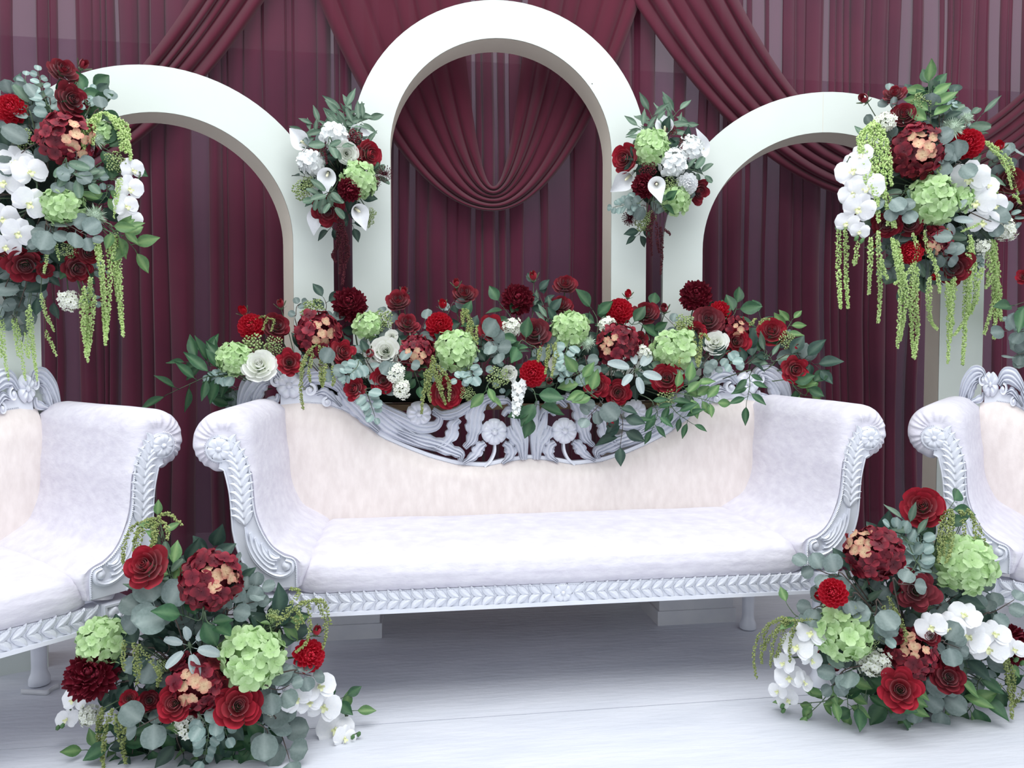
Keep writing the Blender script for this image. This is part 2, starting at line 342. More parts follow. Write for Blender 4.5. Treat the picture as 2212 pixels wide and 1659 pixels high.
# ------------------------------------------------------------------ carved sofa and chairs
SX, SY = 0.455, 2.135                       # sofa origin: middle of the front rail
HW = 0.84                                   # half distance between the front legs
BK0, BKS = 2.735 - SY, 0.124                # backrest plane: local y at z = 0.475, slope
def bky(z): return BK0 + (z - 0.475) * BKS
def fr(x, y):                               # pixel -> (local x, z) on the front plane
    p = atY(x, y, SY); return Vector((p.x - SX, p.z))
def bk(x, y):                               # pixel -> (local x, z) on the backrest plane
    d = ray(x, y); k = (BK0 + SY - 0.475 * BKS + CAM.z * BKS) / (d.y - d.z * BKS)
    p = CAM + d * k; return Vector((p.x - SX, p.z))
def ribbon(pts, wd, th=0.014, ridges=3, n=22, mcr=13, lobes=0, taper=(0.25, 0.1), gr=0.35, depth0=0.0, side=0):
    """carved acanthus stroke along a 2-D spline: grooved top, scalloped edge; returns (x, height, z) verts and faces"""
    C = catmull([Vector((p[0], p[1], 0)) for p in pts], n); vs = []; fs = []; at = []
    for i, c in enumerate(C):
        t = i / (n - 1); T = (C[min(i + 1, n - 1)] - C[max(i - 1, 0)]).normalized(); Nn = Vector((-T.y, T.x, 0))
        ww = wd * min(1, taper[0] + (1 - taper[0]) * (t / 0.3)) * min(1, taper[1] + (1 - taper[1]) * ((1 - t) / 0.45)) 
        for j in range(mcr):
            a = 2 * j / (mcr - 1) - 1
            sc = 1.0
            if lobes and (side == 0 or a * side > 0): sc = 1 - 0.30 * abs(math.sin(PI * lobes * t)) ** 6 * abs(a)
            p = c + Nn * (a * ww * sc)
            h = th * (0.45 + 0.55 * math.sqrt(max(0, 1 - a * a))) - th * gr * (0.5 - 0.5 * math.cos(2 * PI * ridges * (a + 1) / 2)) * (1 if abs(a) < 0.97 else 0)
            if j in (0, mcr - 1): h = depth0
            vs.append((p.x, -h, p.y))
    for i in range(n - 1):
        for j in range(mcr - 1): fs.append((i * mcr + j, i * mcr + j + 1, (i + 1) * mcr + j + 1, (i + 1) * mcr + j))
    b = len(vs)
    for i in (0, n - 1): fs.append(tuple(i * mcr + j for j in range(mcr)) if i else tuple(mcr - 1 - j for j in range(mcr)))
    # underside
    for i in range(n - 1): fs.append((i * mcr, (i + 1) * mcr, (i + 1) * mcr + mcr - 1, i * mcr + mcr - 1))
    return vs, fs
def spiral(c, r, turns=1.1, a0=0.0, cw=1, n=14):
    return [(c[0] + r * (1 - 0.75 * i / (n - 1)) * math.cos(a0 + cw * 2 * PI * turns * i / (n - 1)), c[1] + r * (1 - 0.75 * i / (n - 1)) * math.sin(a0 + cw * 2 * PI * turns * i / (n - 1))) for i in range(n)]
def rosette(c, r, n=5, th=0.016, rot=0.3, sq=False):
    vs = []; fs = []; m = MB()
    for k in range(n):
        an = rot + 2 * PI * k / n; dx, dz = math.cos(an), math.sin(an); nu, nv = 7, 6
        def fn(u, v):
            a = 2 * u - 1; t = 0.12 + 0.88 * v
            wd = r * 0.53 * (math.sin(PI * min(1, t * 0.62 + 0.06)) ** 0.9) * (5 / n) ** 0.5
            rr = r * t * (1 - 0.10 * a * a * v)
            h = th * (0.35 + 0.65 * math.sin(PI * (0.15 + 0.7 * v))) * (1 - 0.55 * a * a) - 0.30 * th * (abs(a) < 0.2)
            if abs(a) > 0.99 or v > 0.99: h = 0.0
            return (c[0] + dx * rr - dz * wd * a, -h, c[1] + dz * rr + dx * wd * a)
        g = grid(nu, nv, fn); m.add(*g)
    def dome(u, v):
        a = 2 * PI * u; rr = r * 0.24 * math.sin(v * PI / 2); return (c[0] + rr * math.cos(a), -th * 0.6 - th * 0.75 * math.cos(v * PI / 2), c[1] + rr * math.sin(a))
    m.add(*grid(12, 5, dome, True)); return m.v, m.f
def lay(g, yfun=None, y0=0.0):              # carve height -> local y
    v, f = g
    return ([(p[0], (yfun(p[2]) if yfun else 0.0) + y0 + p[1], p[2]) for p in v], f)
def poly_extrude(pts, y0, y1, yfun=None):
    n = len(pts); q = lambda z: (yfun(z) if yfun else 0.0)
    vs = [(p[0], q(p[1]) + y, p[1]) for y in (y0, y1) for p in pts]
    return vs, [tuple(range(n - 1, -1, -1)), tuple(range(n, 2 * n))] + [(i, (i + 1) % n, n + (i + 1) % n, n + i) for i in range(n)]
def strip(A, B, y0, y1, yfun=None):
    """solid band between two equally long point lists"""
    n = len(A); m = MB(); q = lambda z: (yfun(z) if yfun else 0.0)
    vs = [(p[0], q(p[1]) + y, p[1]) for y in (y0, y1) for L in (A, B) for p in L]
    fs = []
    for i in range(n - 1):
        fs += [(i, n + i, n + i + 1, i + 1), (2 * n + i, 2 * n + i + 1, 3 * n + i + 1, 3 * n + i), (i, i + 1, 2 * n + i + 1, 2 * n + i), (n + i, 3 * n + i, 3 * n + i + 1, n + i + 1)]
    fs += [(0, 2 * n, 3 * n, n), (n - 1, 2 * n - 1, 4 * n - 1, 3 * n - 1)]
    return vs, fs
def mir(g):
    v, f = g; return [(-p[0], p[1], p[2]) for p in v], [tuple(reversed(q)) for q in f]
def beads(path, r=0.0022, sp=0.0052):
    m = MB(); P = [Vector(p) for p in path]; acc = 0.0
    for a, b in zip(P, P[1:]):
        L = (b - a).length
        while acc < L: m.add(*octa(tuple(a.lerp(b, acc / L)), r)); acc += sp
        acc -= L
    return m
# traced outlines of one half of the sofa (arm on the front plane, back and crest on the leaning plane)
LEGX = -HW
ARM_OUT = [fr(*p) for p in ((484, 1011), (490, 1032), (497, 1065), (501, 1105), (504, 1145), (512, 1180), (526, 1215), (545, 1243), (567, 1269))]
ARM_IN = [fr(*p) for p in ((478, 945), (503, 953), (522, 972), (536, 1003), (543, 1040), (546, 1080), (552, 1115), (566, 1150), (586, 1180), (612, 1200), (638, 1212), (641, 1268))]
ROLL_C = fr(478, 957)
def arm_rel(p): return Vector((p[0] - LEGX, p[1]))
A_OUT = [arm_rel(p) for p in ARM_OUT]; A_IN = [arm_rel(p) for p in ARM_IN]; RC = arm_rel(ROLL_C)
BACKTOP = [bk(*p) for p in ((520, 890), (560, 882), (610, 872), (650, 868), (700, 871), (745, 886), (785, 912), (825, 945), (880, 969), (930, 988), (985, 1003), (1045, 1008), (1100, 996))]
BACKTOP = [Vector((p.x, p.y)) for p in BACKTOP] + [Vector((0.0, bk(1135, 990).y))]
def back_top(x, s=1.0):
    x = -abs(x) / s; P = BACKTOP
    if x <= P[0].x: return P[0].y
    for a, b in zip(P, P[1:]):
        if a.x <= x <= b.x:
            t = (x - a.x) / max(1e-6, b.x - a.x); return a.y + (b.y - a.y) * t
    return P[-1].y
CREST_PX = dict(
    strokes=[  # points, half width px, ridges, lobes
        ([(522, 884), (532, 850), (549, 824), (572, 809), (594, 808), (606, 820)], 17, 4, 0),
        ([(548, 880), (556, 852), (570, 832), (585, 826)], 10, 3, 3),
        ([(556, 874), (580, 868), (598, 862), (601, 850)], 8, 2, 2),
        ([(655, 832), (672, 814), (700, 814), (728, 832), (748, 858)], 15, 4, 0),
        ([(684, 850), (700, 846), (716, 856), (738, 878)], 8, 3, 3),
        ([(735, 845), (752, 866), (770, 884), (792, 908), (820, 932)], 13, 3, 4),
        ([(762, 852), (788, 872), (815, 893), (850, 922), (900, 950), (955, 972)], 20, 5, 0),
        ([(800, 862), (832, 885), (870, 905), (905, 922), (940, 920), (950, 902), (934, 892)], 11, 3, 0),
        ([(860, 930), (905, 948), (942, 958), (975, 972), (996, 982), (992, 996)], 13, 4, 4),
        ([(935, 884), (955, 897), (985, 893), (1012, 878), (1045, 862), (1078, 858)], 9, 3, 0),
        ([(1062, 858), (1036, 872), (1026, 898), (1024, 925), (1018, 950), (1003, 967)], 17, 4, 5),
        ([(992, 905), (980, 918), (976, 938), (960, 958), (940, 968)], 12, 3, 4),
        ([(1048, 957), (1036, 966), (1024, 984), (1000, 1000)], 11, 3, 4),
        ([(1088, 957), (1100, 966), (1102, 984), (1084, 1000)], 11, 3, 4),
        ([(1098, 921), (1106, 940), (1120, 960), (1126, 990)], 12, 3, 4),
        ([(1060, 880), (1075, 866), (1096, 866), (1106, 880)], 8, 3, 2),
        ([(1086, 898), (1096, 886), (1112, 890), (1122, 908)], 7, 2, 2),
        ([(1128, 992), (1124, 950), (1112, 915), (1104, 880)], 9, 2, 0),
        ([(1134, 992), (1132, 945), (1126, 905), (1122, 866)], 8, 2, 0)],
    flowers=[((627, 832), 28, 4), ((905, 893), 27, 5), ((1067, 932), 29, 6)],
    curls=[((600, 823), 13, 1.2), ((671, 842), 13, -1.0), ((708, 868), 10, 1.0)],
    stem=[(1069, 958), (1068, 976), (1060, 994), (1046, 1008)])
leafm = {}
def carved_leaf_mesh(flip):
    if flip not in leafm:
        pts = [(0, 0), (0.42, 0.09), (0.8, 0.30), (1.0, 0.58)]
        if flip: pts = [(a, -b) for a, b in pts]
        m = MB(); m.add(*ribbon(pts, 0.29, th=0.24, ridges=2, n=8, mcr=9, taper=(0.25, 0.05), gr=0.32)); leafm[flip] = m.mesh('carved_leaf', M['silver'])
    return leafm[flip]
def place_leaf(parent, flip, x, y, z, ang, s, mirror=1):
    ca, sa = math.cos(ang), math.sin(ang)
    L = Matrix(((ca * s, 0, -sa * s, x), (0, s, 0, y), (sa * s, 0, ca * s, z), (0, 0, 0, 1)))
    return obj('carved_leaf', carved_leaf_mesh(flip), parent, L)

def make_sofa(name, label, cat, hw, loc, rot, group=None):
    s = hw / HW
    t = thing(name, label, cat, Matrix.Translation((loc[0], loc[1], 0)) @ Matrix.Rotation(rot, 4, 'Z'), group)
    # legs
    lm = MB(); lm.add(*lathe([(0.0, 0.0), (0.024, 0.0), (0.031, 0.005), (0.031, 0.022), (0.027, 0.034), (0.0235, 0.042), (0.022, 0.06), (0.0245, 0.30), (0.026, 0.318)], 18)); lme = lm.mesh('leg', M['silver'], sharp=50)
    for x in (-hw, hw):
        for y in (0.035, 0.535): obj('leg', lme, t, Matrix.Translation((x, y, 0)))
    # front rail with chevrons of carved leaves
    RB, RT = 0.312, 0.374
    m = MB(); m.add(*box(-hw + 0.03, hw - 0.03, 0.012, 0.06, RB, RT)); m.add(*box(-hw + 0.03, hw - 0.03, 0.002, 0.02, RB - 0.002, RB + 0.009))
    m.add(*box(-hw - 0.02, -hw + 0.03, 0.06, 0.56, RB, RT)); m.add(*box(hw - 0.03, hw + 0.02, 0.06, 0.56, RB, RT)); m.add(*box(-hw, hw, 0.52, 0.56, RB, RT))
    rail = obj('front_rail', m.mesh('front_rail', M['silver'], smooth=False), t)
    n = int((hw - 0.06) / 0.0345); zc = (RB + RT) / 2 + 0.004
    for sd in (-1, 1):
        for k in range(n):
            x = sd * (0.034 + 0.0345 * k)
            for up in (0, 1):
                a = math.radians(40) if up else math.radians(-40)
                # leaves fan outward from the middle line, apex towards the rosette
                ang = (PI - math.radians(14) if up else PI + math.radians(14)) if sd < 0 else (math.radians(14) if up else -math.radians(14))
                place_leaf(rail, (1 if up else 0) if sd < 0 else (0 if up else 1), x, 0.0125, zc, ang, 0.041)
    m = MB(); m.add(*lay(rosette((0, zc), 0.030, 5, 0.010), y0=0.012)); obj('carved_flower', m.mesh('carved_flower', M['silver']), rail)
    # corner blocks
    for sd in (-1, 1):
        m = MB(); x = sd * hw; m.add(*box(x - 0.040, x + 0.040, -0.004, 0.075, 0.302, 0.378))
        e = 0.006
        for bx in ((x - .036, x + .036, .300 + .004, .302 + .008), (x - .036, x + .036, .370, .376), (x - .036, x - .030, .3105, .3695), (x + .030, x + .036, .3105, .3695)):
            m.add(*box(bx[0], bx[1], -0.010, -0.003, bx[2], bx[3]))
        b = obj('corner_block', m.mesh('corner_block', M['silver'], smooth=False), t)
        m = MB(); m.add(*lay(rosette((x, 0.340), 0.031, 4, 0.010, rot=PI / 4), y0=-0.004)); obj('carved_flower', m.mesh('carved_flower', M['silver']), b)
    # seat
    def seat(u, v):
        prof = [(0.055, 0.372), (0.012, 0.374), (-0.002, 0.392), (-0.006, 0.425), (0.002, 0.456), (0.022, 0.474), (0.07, 0.484), (0.2, 0.490), (0.4, 0.488), (0.50, 0.484), (0.545, 0.470), (0.565, 0.44), (0.565, 0.372)]
        k = v * (len(prof) - 1); i = min(int(k), len(prof) - 2); q = k - i
        y = prof[i][0] + (prof[i + 1][0] - prof[i][0]) * q; z = prof[i][1] + (prof[i + 1][1] - prof[i][1]) * q
        x = (2 * u - 1); xx = x * (hw - 0.072); ed = max(0, (abs(x) * (hw - 0.072) - (hw - 0.135)) / 0.063)
        z = 0.372 + (z - 0.372) * (1 - 0.55 * ed ** 2.2); y = y + (0.03 * ed ** 2 if y < 0.1 else 0)
        nn = noise.noise(Vector((xx * 6, y * 11, z * 9))) * 0.0035
        return (xx, y - (nn if z < 0.46 else 0), z + (nn if z >= 0.46 else 0))
    m = MB(); m.add(*grid(90, 45, seat)); obj('seat_cushion', m.mesh('seat_cushion', M['velvet']), t)
    pth = [(x / 40 * 2 * (hw - 0.05) - (hw - 0.05), -0.002 , 0.3745 + 0.002 * math.sin(x * 1.7)) for x in range(41)]
    obj('bead_trim', beads(pth).mesh('bead_trim', M['bead'], smooth=False), t, kind='stuff')
    # backrest
    def back(u, v):
        x = (2 * u - 1) * (hw + 0.10 * s); zt = back_top(x, s) + 0.002; z = 0.42 + (zt - 0.42) * v
        e = min(1, (1 - v) / 0.22); b = 0.040 * (1 - (1 - e) ** 2.2)
        nn = noise.noise(Vector((x * 5, z * 7, 3.3))) * 0.004 * e
        return (x, bky(z) - b + nn, z)
    m = MB(); m.add(*grid(100, 22, back))
    def rear(u, v):
        x = (1 - 2 * u) * (hw + 0.10 * s); z = 0.40 + (back_top(x, s) - 0.40) * v; return (x, bky(z) + 0.03, z)
    m.add(*grid(100, 4, rear))
    obj('backrest', m.mesh('backrest', M['velvet_cream_lit']), t)
    bt = [Vector((x / 60 * 2 * hw - hw, 0, 0)) for x in range(61)]
    obj('bead_trim', beads([(p.x, bky(back_top(p.x, s)) - 0.006, back_top(p.x, s)) for p in bt]).mesh('bead_trim', M['bead'], smooth=False), t, kind='stuff')
    # crest: a solid band along the backrest plus openwork carving
    nb = 60; A = []; B = []
    for i in range(nb):
        x = (2 * i / (nb - 1) - 1) * (hw + 0.075 * s); zt = back_top(x, s); ax = abs(x) / hw
        wd = 0.014 + 0.030 * max(0, min(1, (ax - 0.62) / 0.2)) 
        A.append((x, zt - 0.012)); B.append((x, zt + wd))
    m = MB(); m.add(*strip(A, B, -0.004, 0.022, bky)); crest = obj('crest_rail', m.mesh('crest_rail', M['silver'], sharp=40), t)
    def addc(nm, g, y0=0.0):
        for sd in (1, -1):
            v, f = g; v = [(p[0] * s, p[1], p[2]) for p in v]
            q = lay((v, f), bky, y0); q = q if sd > 0 else mir(q)
            mm = MB(); mm.add(*q); obj(nm, mm.mesh(nm, M['silver'], sharp=55), crest)
    ppm = 0.00172
    for k, (pts, wd, rid, lob) in enumerate(CREST_PX['strokes']):
        addc('carved_leaf', ribbon([bk(*p) for p in pts], wd * ppm * 1.3, th=0.026, ridges=rid, n=30, mcr=6 * rid + 1, lobes=lob, taper=(0.45, 0.25), depth0=-0.010, gr=0.6), 0.002 - 0.003 * (k % 3))
    for c, r_, n_ in CREST_PX['flowers']: addc('carved_flower', rosette(bk(*c), r_ * ppm, n_, 0.022, rot=0.5 if n_ != 4 else PI / 4), -0.010)
    for c, r_, tn in CREST_PX['curls']:
        cc = bk(*c); addc('carved_scroll', ribbon(spiral(cc, r_ * ppm, abs(tn), PI / 2, 1 if tn > 0 else -1), 0.0085, th=0.018, ridges=1, n=30, mcr=7, taper=(0.7, 0.9), depth0=-0.008), -0.006)
        mm = MB(); 
        def dm(u, v, cc=cc): a = 2 * PI * u; rr = 0.010 * math.sin(v * PI / 2); return (cc[0] + rr * math.cos(a), -0.010 - 0.012 * math.cos(v * PI / 2), cc[1] + rr * math.sin(a))
        addc('carved_scroll', grid(12, 5, dm, True), -0.006)
    addc('carved_stem', ribbon([bk(*p) for p in CREST_PX['stem']], 0.007, th=0.014, ridges=1, n=14, mcr=7, taper=(0.8, 0.8), depth0=-0.008), 0.0)
    # arms
    for sd in (-1, 1):
        X = lambda x: sd * (-(hw) + x) * -1 if False else (-hw + x if sd < 0 else hw - x)
        # closed profile: roll underside -> round the roll -> inner face -> seat -> outer face
        rr = 0.0895
        cir = []
        for i in range(72):
            a = math.radians(262 - i * (262 - 62) / 71); cir.append(Vector((RC.x + rr * math.cos(a) * 0.98, RC.y + rr * math.sin(a))))
        inner = [RC + Vector((0.073, 0.052))] + [p + Vector((0.012, 0.006)) for p in A_IN[3:9]] + [A_IN[9] + Vector((0.026, 0.006)), A_IN[10] + Vector((0.036, -0.004)), A_IN[10] + Vector((0.036, -0.030)), Vector((A_IN[11].x + 0.015, 0.40))]
        outer = [Vector((A_OUT[-1].x + 0.012, 0.38))] + [p + Vector((0.006, 0)) for p in reversed(A_OUT[:-1])]
        loop = cir + catmull([Vector((p.x, p.y, 0)) for p in inner], 40)[0:] + catmull([Vector((p.x, p.y, 0)) for p in outer], 14)
        loop = [Vector((p[0], p[1])) for p in loop]; nl = len(loop)
        # tucked profile at the front: shrink towards the carved panel
        pan = catmull([Vector((p.x, p.y, 0)) for p in A_IN], 60)
        def tuck(p, k):
            if (p - RC).length < rr * 1.25:
                d = (p - RC); return RC + d * (1 - k * 0.62)
            q = min(pan, key=lambda z: (z.x - p.x) ** 2 + (z.y - p.y) ** 2); return p.lerp(Vector((q.x, q.y)), k * 0.8) if p.x > A_OUT[4].x + 0.03 else p
        secs = [(0.004, 1.0), (0.000, 0.75), (0.004, 0.5), (0.014, 0.26), (0.034, 0.07), (0.06, 0.0), (0.2, 0.0), (0.4, 0.0), (0.60, 0.0), (0.655, 0.1), (0.675, 0.35)]
        vs = []
        for (y, k) in secs:
            for i, p in enumerate(loop):
                q = tuck(p, k); rad = (q - RC); nn = 0.0
                if k > 0.0 and y < 0.1 and rad.length < rr * 1.1:
                    an = math.atan2(rad.y, rad.x); nn = 0.0026 * math.sin(an * 21 + 2.0 * math.sin(an * 5)) * (k < 0.9)
                nn += 0.004 * noise.noise(Vector((q.x * 14, y * 7, q.y * 14 + sd)))
                vs.append((X(q.x), y + nn, q.y + nn * 0.5))
        fs = []
        for j in range(len(secs) - 1):
            for i in range(nl):
                k2 = (i + 1) % nl; f = (j * nl + i, j * nl + k2, (j + 1) * nl + k2, (j + 1) * nl + i); fs.append(f if sd > 0 else f[::-1])
        fs.append(tuple(range(nl)) if sd < 0 else tuple(range(nl - 1, -1, -1))); fs.append(tuple((len(secs) - 1) * nl + i for i in range(nl)))
        m = MB(); m.add(vs, fs); obj('arm_upholstery', m.mesh('arm_upholstery', M['velvet'], sharp=70), t)
        # carved panel
        na = 40
        a_ = catmull([Vector((p.x, p.y, 0)) for p in [fl_ - Vector((0, 0)) for fl_ in A_OUT]], na); b_ = catmull([Vector((p.x, p.y, 0)) for p in A_IN], na)
        a_[0] = Vector((RC.x - 0.006, RC.y - 0.068, 0))
        PA = [(X(p.x), p.y) for p in a_]; PB = [(X(p.x), p.y) for p in b_]
        m = MB(); m.add(*strip(PA, PB, -0.004, 0.03))
        hub = [(X(RC.x + 0.037 * math.cos(2 * PI * i / 24) - 0.004), RC.y - 0.016 + 0.037 * math.sin(2 * PI * i / 24)) for i in range(24)]
        m.add(*poly_extrude(hub, -0.006, 0.03))
        pnl = obj('arm_panel', m.mesh('arm_panel', M['silver'], sharp=40), t)
        for L_ in (a_, b_):
            P3 = [Vector((X(p.x), -0.006, p.y)) for p in L_]; m = MB(); m.add(*tube(P3, 0.0028, 0.0028, 6, 60)); obj('edge_moulding', m.mesh('edge_moulding', M['silver']), pnl)
        obj('bead_trim', beads([(X(p.x), -0.010, p.y) for p in b_]).mesh('bead_trim', M['bead'], smooth=False), pnl, kind='stuff')
        arc = [(X(RC.x - 0.004 + 0.039 * math.cos(math.radians(95 + i * 8))), -0.008, RC.y - 0.016 + 0.039 * math.sin(math.radians(95 + i * 8))) for i in range(24)]
        obj('bead_trim', beads(arc).mesh('bead_trim', M['bead'], smooth=False), pnl, kind='stuff')
        m = MB(); m.add(*lay(rosette((X(RC.x - 0.004), RC.y - 0.016), 0.033, 6, 0.013), y0=-0.006)); obj('carved_flower', m.mesh('carved_flower', M['silver']), pnl)
        mid = [(fr(*p) - Vector((LEGX, 0))) for p in ((501, 972), (513, 998), (520, 1028), (524, 1060), (526, 1092), (529, 1122), (534, 1146))]
        mc = catmull([Vector((p.x, p.y, 0)) for p in mid], 12)
        for i, c in enumerate(mc[:-1]):
            T = (mc[i + 1] - c).normalized(); 
            for fl_ in (0, 1):
                tx = -T.x if True else 0
                dv = Vector((X(c.x - T.x) - X(c.x), -T.y)).normalized(); an = math.atan2(dv.y, dv.x)
                place_leaf(pnl, fl_, X(c.x), -0.004, c.y, an + (0.20 if fl_ == 0 else -0.20), 0.041)
        ac = [[(531, 1136), (536, 1170), (552, 1205), (580, 1232), (608, 1242), (630, 1232), (632, 1214), (618, 1208)],
              [(541, 1150), (548, 1180), (565, 1207), (585, 1224), (600, 1226)], [(552, 1160), (560, 1186), (577, 1208), (595, 1217)],
              [(566, 1172), (572, 1192), (586, 1206), (600, 1208)], [(582, 1186), (586, 1198), (596, 1204), (606, 1202)]]
        for k, L_ in enumerate(ac):
            pts = [(X((fr(*p) - Vector((LEGX, 0))).x), fr(*p).y) for p in L_]; m = MB()
            m.add(*lay(ribbon(pts, 0.010 if k else 0.0085, th=0.013, ridges=2, n=24, mcr=9, taper=(0.3, 0.6)), y0=-0.004)); obj('carved_leaf', m.mesh('carved_leaf', M['silver'], sharp=60), pnl)
        cc = (X((fr(620, 1221) - Vector((LEGX, 0))).x), fr(620, 1221).y)
        def dm2(u, v): a = 2 * PI * u; q = 0.014 * math.sin(v * PI / 2); return (cc[0] + q * math.cos(a), -0.004 - 0.013 * math.cos(v * PI / 2), cc[1] + q * math.sin(a))
        m = MB(); m.add(*grid(14, 5, dm2, True)); obj('carved_scroll', m.mesh('carved_scroll', M['silver']), pnl)
    return t
make_sofa('carved_sofa', 'long white velvet sofa with silver carved frame and openwork crest', 'sofa', HW, (SX, SY), 0.0)
# side chairs: corner block positions found on the floor
cr = math.radians(45); chw = 0.46
fb = atZ(254, 1350, 0.312); make_sofa('carved_armchair', 'white velvet armchair with silver carved frame and a folded strip by its leg', 'armchair', chw, (fb.x - chw * math.cos(cr), fb.y - chw * math.sin(cr)), cr)
cr = math.radians(-44); fb = atZ(2118, 1296, 0.306)
make_sofa('carved_armchair', 'white velvet armchair with silver carved frame, corner block half hidden by lime hydrangea', 'armchair', chw, (fb.x + chw * math.cos(cr), fb.y + chw * math.sin(cr)), cr)

# ------------------------------------------------------------------ pedestals and plank that carry the long garland
def pedestal(label, x, y, h, group=None):
    t = thing('pedestal', label, 'pedestal', Matrix.Translation((x, y, 0)), group)
    m = MB(); m.add(*box(-.16, .16, -.122, .122, 0, .056)); obj('plinth', m.mesh('plinth', M['plaster'], smooth=False), t)
    m = MB(); m.add(*box(-.152, .152, -.114, .114, .056, .098)); obj('plinth_step', m.mesh('plinth_step', M['plaster'], smooth=False), t)
    m = MB(); m.add(*lathe([(.0, .098), (.105, .098), (.112, .108), (.112, .122), (.105, .135), (.098, .142), (.09, .16), (.094, .17)], 32)); obj('base_ring', m.mesh('base_ring', M['plaster'], sharp=50), t)
    m = MB(); n = 48; vs = []; 
    for z in (.17, h - .05):
        for i in range(n):
            r_ = (.080 if i % 4 else .074) - (0.006 if z > .3 else 0); vs.append((r_ * math.cos(2 * PI * i / n), r_ * math.sin(2 * PI * i / n), z))
    m.add(vs, [(i, (i + 1) % n, n + (i + 1) % n, n + i) for i in range(n)]); obj('fluted_shaft', m.mesh('fluted_shaft', M['plaster'], smooth=False), t)
    m = MB(); m.add(*lathe([(.08, h - .05), (.098, h - .04), (.098, h - .026), (.09, h - .02), (0, h - .02)], 32)); m.add(*box(-.1, .1, -.1, .1, h - .02, h)); obj('capital', m.mesh('capital', M['plaster'], sharp=40), t)
    return t
PH = 0.845
pR = atZ(1506, 1348); pL_ = atZ(825, 1379)
pedestal('white pillar pedestal under the sofa, the one with an uncovered base', pR.x, pR.y + .124, PH)
pedestal('white pillar pedestal under the sofa, partly covered by amaranth and red tulip bud', pL_.x - .16, pL_.y + .124, PH)
m = MB(); m.add(*box(pL_.x - .32, pR.x + .2, 2.842, 2.985, PH, PH + .022)); tag(obj('wooden_plank', m.mesh('wooden_plank', M['wood'], smooth=False)), 'raw wooden plank lying on the pedestals under the long garland', 'plank')
# folded strip under the left chair's leg
fp = atZ(60, 1497); P2 = [atZ(30, 1490), atZ(52, 1500), atZ(78, 1506), atZ(86, 1487), atZ(72, 1494), atZ(104, 1488)]
m = MB(); n = 16; C = catmull([Vector((0, 0)).to_3d(), Vector((.05, -.012, 0)), Vector((.085, -.018, 0)), Vector((.088, .006, 0)), Vector((.10, .03, 0))], n)
vs = [(p.x, p.y, z) for z in (0.001, 0.016) for p in C]; m.add(vs, [(i, i + 1, n + i + 1, n + i) for i in range(n - 1)])
sm = m.mesh('folded_strip', M['plaster']); so = obj('folded_strip', sm, None, Matrix.Translation(atZ(45, 1500)))
tag(so, 'small folded white strip of fabric lying by an armchair leg', 'strip'); sd_ = so.modifiers.new('thick', 'SOLIDIFY'); sd_.thickness = 0.003

# ------------------------------------------------------------------ flower library (unit size: bloom radius 1, axis +Z)
LIB = {}
def lib(key, fn):
    if key not in LIB: LIB[key] = fn()
    return LIB[key]
def bez(a, b, c, t): return a * (1 - t) ** 2 + 2 * b * t * (1 - t) + c * t * t
def petal_patch(prof, span, curl=0.0, point=0.0, nu=7, nv=7, seed=0):
    (r0, z0), (r1, z1), (r2, z2) = prof
    def fn(u, v):
        a = 2 * u - 1; wv = 0.35 + 0.65 * min(1, v * 1.5)
        wv *= 1 - 0.28 * max(0, v - 0.72) / 0.28
        ed = abs(a) ** 2.5 * v
        vv = v * (1 - (0.10 + point) * ed)
        r_ = bez(r0, r1, r2, vv) + curl * max(0, vv - 0.6) ** 2 * 6 * (0.6 + 0.4 * abs(a))
        z_ = bez(z0, z1, z2, vv) - curl * max(0, vv - 0.75) ** 2 * 4 + 0.03 * math.sin(a * 5 + seed) * v
        if point and v > 0.9: r_ += point * 0.35 * (1 - abs(a)); z_ += 0.0
        ph = a * span * wv
        return (r_ * math.cos(ph), r_ * math.sin(ph), z_)
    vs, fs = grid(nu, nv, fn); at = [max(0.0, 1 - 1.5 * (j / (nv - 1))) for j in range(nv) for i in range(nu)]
    return vs, fs, at
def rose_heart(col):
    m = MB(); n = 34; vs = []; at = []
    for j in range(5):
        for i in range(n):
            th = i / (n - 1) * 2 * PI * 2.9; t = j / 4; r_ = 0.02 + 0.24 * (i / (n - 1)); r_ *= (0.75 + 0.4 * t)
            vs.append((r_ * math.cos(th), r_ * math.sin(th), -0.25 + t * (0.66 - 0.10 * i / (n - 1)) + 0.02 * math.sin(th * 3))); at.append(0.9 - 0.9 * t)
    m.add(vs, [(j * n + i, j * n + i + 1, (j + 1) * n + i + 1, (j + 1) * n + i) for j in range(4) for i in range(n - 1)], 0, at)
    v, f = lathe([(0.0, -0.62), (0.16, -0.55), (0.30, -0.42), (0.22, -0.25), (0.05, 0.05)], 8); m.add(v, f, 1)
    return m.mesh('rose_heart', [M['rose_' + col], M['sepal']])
RINGS = [  # count, profile, half span, curl, tilt jitter
    (3, ((.06, -.35), (.34, .0), (.25, .40)), 1.05, 0.02), (4, ((.08, -.38), (.50, -.02), (.42, .36)), 0.92, 0.05),
    (5, ((.10, -.42), (.66, -.10), (.62, .28)), 0.72, 0.09), (5, ((.10, -.46), (.84, -.26), (.82, .14)), 0.70, 0.13), (6, ((.10, -.50), (.96, -.44), (.98, -.08)), 0.62, 0.12)]
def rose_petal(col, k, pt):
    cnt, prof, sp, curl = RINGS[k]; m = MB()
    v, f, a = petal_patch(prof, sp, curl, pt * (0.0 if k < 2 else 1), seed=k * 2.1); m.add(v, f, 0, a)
    return m.mesh('rose_petal', M['rose_' + col])
